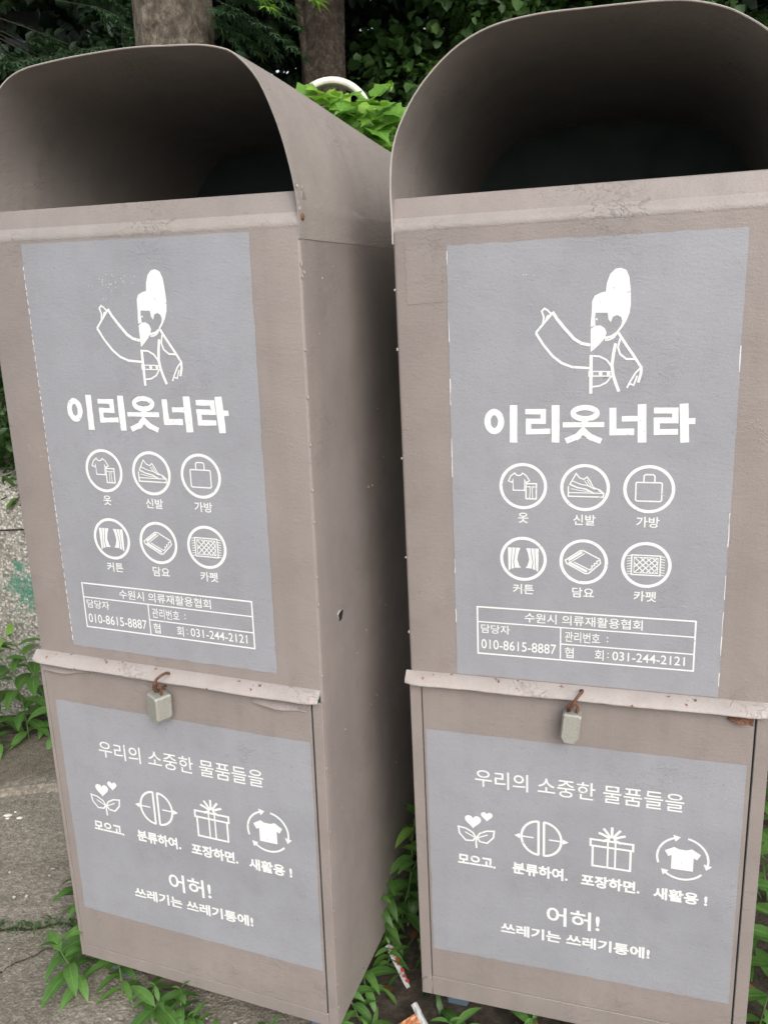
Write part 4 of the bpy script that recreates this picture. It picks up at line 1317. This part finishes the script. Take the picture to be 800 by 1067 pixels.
# feathery maple sprays: lobed leaves along drooping twigs
def palmate(V, F, base, d, side, s):
    for a, k in ((0, 1.0), (38, .85), (-38, .85), (76, .6), (-76, .6)):
        q = Matrix.Rotation(R(a), 3, d.cross(side).normalized()) @ d
        blade(V, F, base, q, q.cross(d.cross(side)).normalized(), s * k, s * .085, .35, .1, 3)
def spray(V, F, T, start, end, n, s):
    start, end = Vector(start), Vector(end)
    mid = start.lerp(end, .5) + Vector((0, 0, .04))
    pts = catmull([start, mid, end], 6); T.tube(pts, [.0018 * (1 - .07 * q) for q in range(len(pts))], 5)
    ax = (end - start).normalized()
    for i in range(n):
        t_ = (i + rng.random()) / n
        p = pts[min(int(t_ * (len(pts) - 1)), len(pts) - 1)]
        k = 1 if i % 2 else -1
        sd = ax.cross(Vector((0, 0, 1))).normalized() * k
        dr = (ax * .8 + sd * rng.uniform(.4, 1.2) + Vector((0, 0, rng.uniform(-.35, .15)))).normalized()
        off = dr * rng.uniform(.01, .07) * (1.1 - t_ * .6)
        palmate(V, F, p + off, dr, dr.cross(Vector((0, .3, 1))).normalized(), s * rng.uniform(.7, 1.2))
def maple(label, base, hub, sprays, mat, s, n, group):
    root = empty('maple', loc=base); tag(root, label, 'maple tree', group)
    T = MB(); V = []; F = []
    b = Vector(base)
    m = MB(); m.tube(catmull([(0, 0, 0), tuple((Vector(hub) - b) * .5 + Vector((.05, .03, 0))), tuple(Vector(hub) - b)], 6), [.028 * (1 - .045 * q) for q in range(13)], 8)
    m.build('trunk', M['bark_brown'], root)
    for st, en in sprays:
        st_, en_ = Vector(st) - b, Vector(en) - b
        T.tube(catmull([tuple(Vector(hub) - b), tuple((Vector(hub) - b).lerp(st_, .5) + Vector((0, 0, .05))), tuple(st_)], 5), [.0026 * (1 - .06 * q) for q in range(11)], 6)
        spray(V, F, T, st_, en_, n, s)
    T.build('branches', M['twig'], root)
    m = MB(); m.add(V, F); m.build('leaves', mat, root)
def pp(u, v, y):   # direction table of this viewpoint, used to look up where a twig stands at distance y
    X = -.389 + .001028 * u; Z = .311 - .000034 * u - .00113 * v
    return (X * y, y, CAMZ + Z * y)
maple('maple with dark feathery leaves reaching across the gap beside the thick trunk', (-.98, 5.0, .86), (-.80, 4.4, 3.25),
      [(pp(215, 5, 3.75), pp(315, 50, 3.6)), (pp(222, -10, 3.8), pp(312, 26, 3.7)), (pp(216, 22, 3.9), pp(262, 44, 3.8)), (pp(235, -20, 3.7), pp(300, 8, 3.6)), (pp(225, 0, 3.7), pp(285, 48, 3.75)), (pp(218, 12, 3.8), pp(248, 50, 3.8))], M['leaf_fine'], .050, 44, 'maples on the bank')
maple('maple with feathery leaves left of the thick trunk, over the left hood', (-2.6, 4.6, .86), (-2.05, 4.0, 2.7),
      [(pp(10, 52, 3.7), pp(80, 66, 3.6)), (pp(80, 42, 3.8), pp(136, 60, 3.7)), (pp(-20, 50, 3.7), pp(50, 80, 3.5)), (pp(40, 50, 3.9), pp(110, 56, 3.8)), (pp(96, 5, 3.9), pp(140, 40, 3.9)), (pp(-40, 48, 3.6), pp(20, 66, 3.6)),
       (pp(90, -4, 4.0), pp(135, 16, 4.0)), (pp(30, 50, 3.8), pp(100, 75, 3.8)), (pp(20, 36, 3.9), pp(60, 44, 3.9))], M['leaf_fine'], .048, 44, 'maples on the bank')
maple('bright young maple shoots at the top of the photo between the trunks', (-.33, 5.3, .86), (-.35, 4.2, 3.3),
      [(pp(225, -25, 3.3), pp(280, 10, 3.2)), (pp(260, -22, 3.3), pp(330, 4, 3.2))], M['leaf_bright'], .055, 14, 'maples on the bank')

# ------------------------------------------------------------------ white hoop with a vine on it
HX = pp(339, 88, 2.75)
root = empty('hoop_rail', loc=(HX[0], HX[1], .86)); tag(root, 'white curved hoop rail rising behind the left hood', 'hoop rail')
m = MB()
rad = .118; zc = HX[2] - .86 - .062
pts = [(-rad, 0, -.03)] + [(-rad, 0, zc * .5)] + [(-rad * math.cos(R(a)), 0, zc + rad * math.sin(R(a))) for a in range(0, 181, 9)] + [(rad, 0, zc * .5), (rad, 0, -.03)]
vs = []; fs = []
# flat strap section bent round: 5 cm deep, 1.4 cm thick, rounded edges
P_ = [Vector(p) for p in pts]
sec = [(-.008, -.026), (-.010, -.02), (-.010, .02), (-.008, .026), (.008, .026), (.010, .02), (.010, -.02), (.008, -.026)]
for i, p in enumerate(P_):
    d = (P_[min(i + 1, len(P_) - 1)] - P_[max(i - 1, 0)]).normalized()
    nrm_ = Vector((-d.z, 0, d.x))
    for a, b_ in sec: vs.append(p + nrm_ * a + Vector((0, b_, 0)))
for i in range(len(P_) - 1):
    for j in range(8): fs.append((i * 8 + j, i * 8 + (j + 1) % 8, i * 8 + 8 + (j + 1) % 8, i * 8 + 8 + j))
m.add(vs, fs); m.build('hoop', M['hoop'], root, True)
for sx in (-1, 1):
    m = MB(); m.box(sx * rad - .03, sx * rad + .03, -.045, .045, -.01, .012, .003); m.build('foot_plate', M['hoop'], root)

def vine_leaf(V, F, base, d, nrm_, s):
    """broad pointed-lobed leaf as a fan"""
    d = d.normalized(); side = d.cross(nrm_).normalized(); n_ = side.cross(d)
    out = [(0, 0), (.30, -.10), (.52, .10), (.44, .38), (.60, .62), (.30, .66), (.12, .84), (0, 1.08), (-.12, .84), (-.30, .66), (-.60, .62), (-.44, .38), (-.52, .10), (-.30, -.10)]
    b0 = len(V)
    c = Vector(base) + d * s * .40
    V.append(c)
    for x, y in out:
        V.append(Vector(base) + side * x * s + d * y * s + n_ * s * (.14 * abs(x) * 2 - .22 * y * y + rng.uniform(-.02, .02)))
    k = len(out)
    for i in range(k): F.append((b0, b0 + 1 + i, b0 + 1 + (i + 1) % k))
root = empty('vine', loc=(HX[0], 2.85, .86)); tag(root, 'bright green climbing vine covering the white hoop, one tendril reaching right', 'vine')
b = Vector((HX[0], 2.85, .86))
V = []; F = []; S = MB()
px_pts = [(325, 98), (338, 100), (350, 100), (362, 104), (374, 104), (386, 108), (372, 116), (384, 122), (392, 118), (398, 106), (405, 104), (410, 116), (416, 120), (408, 130), (396, 132), (402, 146), (412, 144), (418, 140), (380, 136), (366, 124), (352, 112), (340, 108), (428, 150), (412, 156), (392, 148), (376, 146), (358, 128), (346, 118), (330, 106), (388, 100), (422, 132)]
for u, v_ in px_pts:
    for rep in range(4):
        yy = rng.uniform(2.45, 2.72)
        q = Vector(pp(u + rng.uniform(-6, 6), v_ - 9 + rng.uniform(-9, 6), yy)) - b
        dr = Vector((rng.uniform(-1, 1), rng.uniform(-.9, .1), rng.uniform(-.6, .25)))
        vine_leaf(V, F, q, dr, Vector((rng.uniform(-.4, .4), rng.uniform(-.9, -.2), 1)), rng.uniform(.045, .08))
for _ in range(260):   # the rest of the plant lower down, behind the bins
    q = Vector((rng.gauss(.12, .22), rng.gauss(-.12, .10), rng.uniform(.0, .88)))
    vine_leaf(V, F, q, Vector((rng.uniform(-1, 1), rng.uniform(-.9, .3), rng.uniform(-.6, .25))), Vector((rng.uniform(-.4, .4), rng.uniform(-.9, -.2), 1)), rng.uniform(.04, .075))
m = MB(); m.add(V, F); m.build('leaves', M['leaf_bright'], root, False)
for u, v_ in px_pts[::3]:
    q = Vector(pp(u, v_, 2.6)) - b
    S.tube(catmull([(rng.uniform(-.1, .2), 0, 0), (q.x * .6 + rng.uniform(-.05, .05), q.y * .5, q.z * .55), tuple(q)], 5), .0025, 5)
S.build('stems', M['stem'], root)
S = MB()
tp = [Vector(pp(u, v_, 2.55)) - b for u, v_ in ((364, 104), (366, 94), (376, 88), (388, 82), (396, 75), (402, 71), (405, 74))]
S.tube(catmull([tuple(p) for p in tp], 4), .0016, 5)
V = []; F = []
for p in tp[1:]:
    for k in range(2):
        blade(V, F, p, rvec() + Vector((.3, 0, .2)), rvec(), .016, .004, .4, .2, 3)
S.add(V, F); S.build('tendril', M['leaf_bright'], root)

# ------------------------------------------------------------------ pale building glimpsed at the top left, another top right
def house(x0, x1, y0, y1, z1, label, hood_z):
    root = empty('building', loc=((x0 + x1) / 2, y0, 0)); tag(root, label, 'building')
    cx = (x0 + x1) / 2
    m = MB(); m.box(x0 - cx, x1 - cx, 0, y1 - y0, 0, z1); m.build('wall', M['plaster'], root)
    m = MB(); m.prism([(-.45, z1 + .003), (-.45, z1 + .16), ((y1 - y0) / 2, z1 + 1.9), (y1 - y0 + .4, z1 + .16), (y1 - y0 + .4, z1 + .003)], x0 - cx - .4, x1 - cx + .4); m.build('roof', M['roof'], root)
    for wx in np.arange(x0 - cx + 1.0, x1 - cx - .8, 2.2):
        for wz in (.9, z1 - 2.2):
            m = MB(); m.box(wx - .5, wx + .5, -.04, .02, wz, wz + 1.2, .01)
            f_ = m.build('window', M['plaster'], root)
            m = MB(); m.box(wx - .43, wx + .43, -.05, -.041, wz + .07, wz + 1.13); m.build('pane', M['glass'], f_)
house(-9.5, -3.3, 11.0, 17, 4.75, 'pale building under a dark roof seen through leaves at the top left', 0)
house(2.2, 10.5, 12.0, 18, 5.2, 'pale building seen through leaves above the right hood', 0)
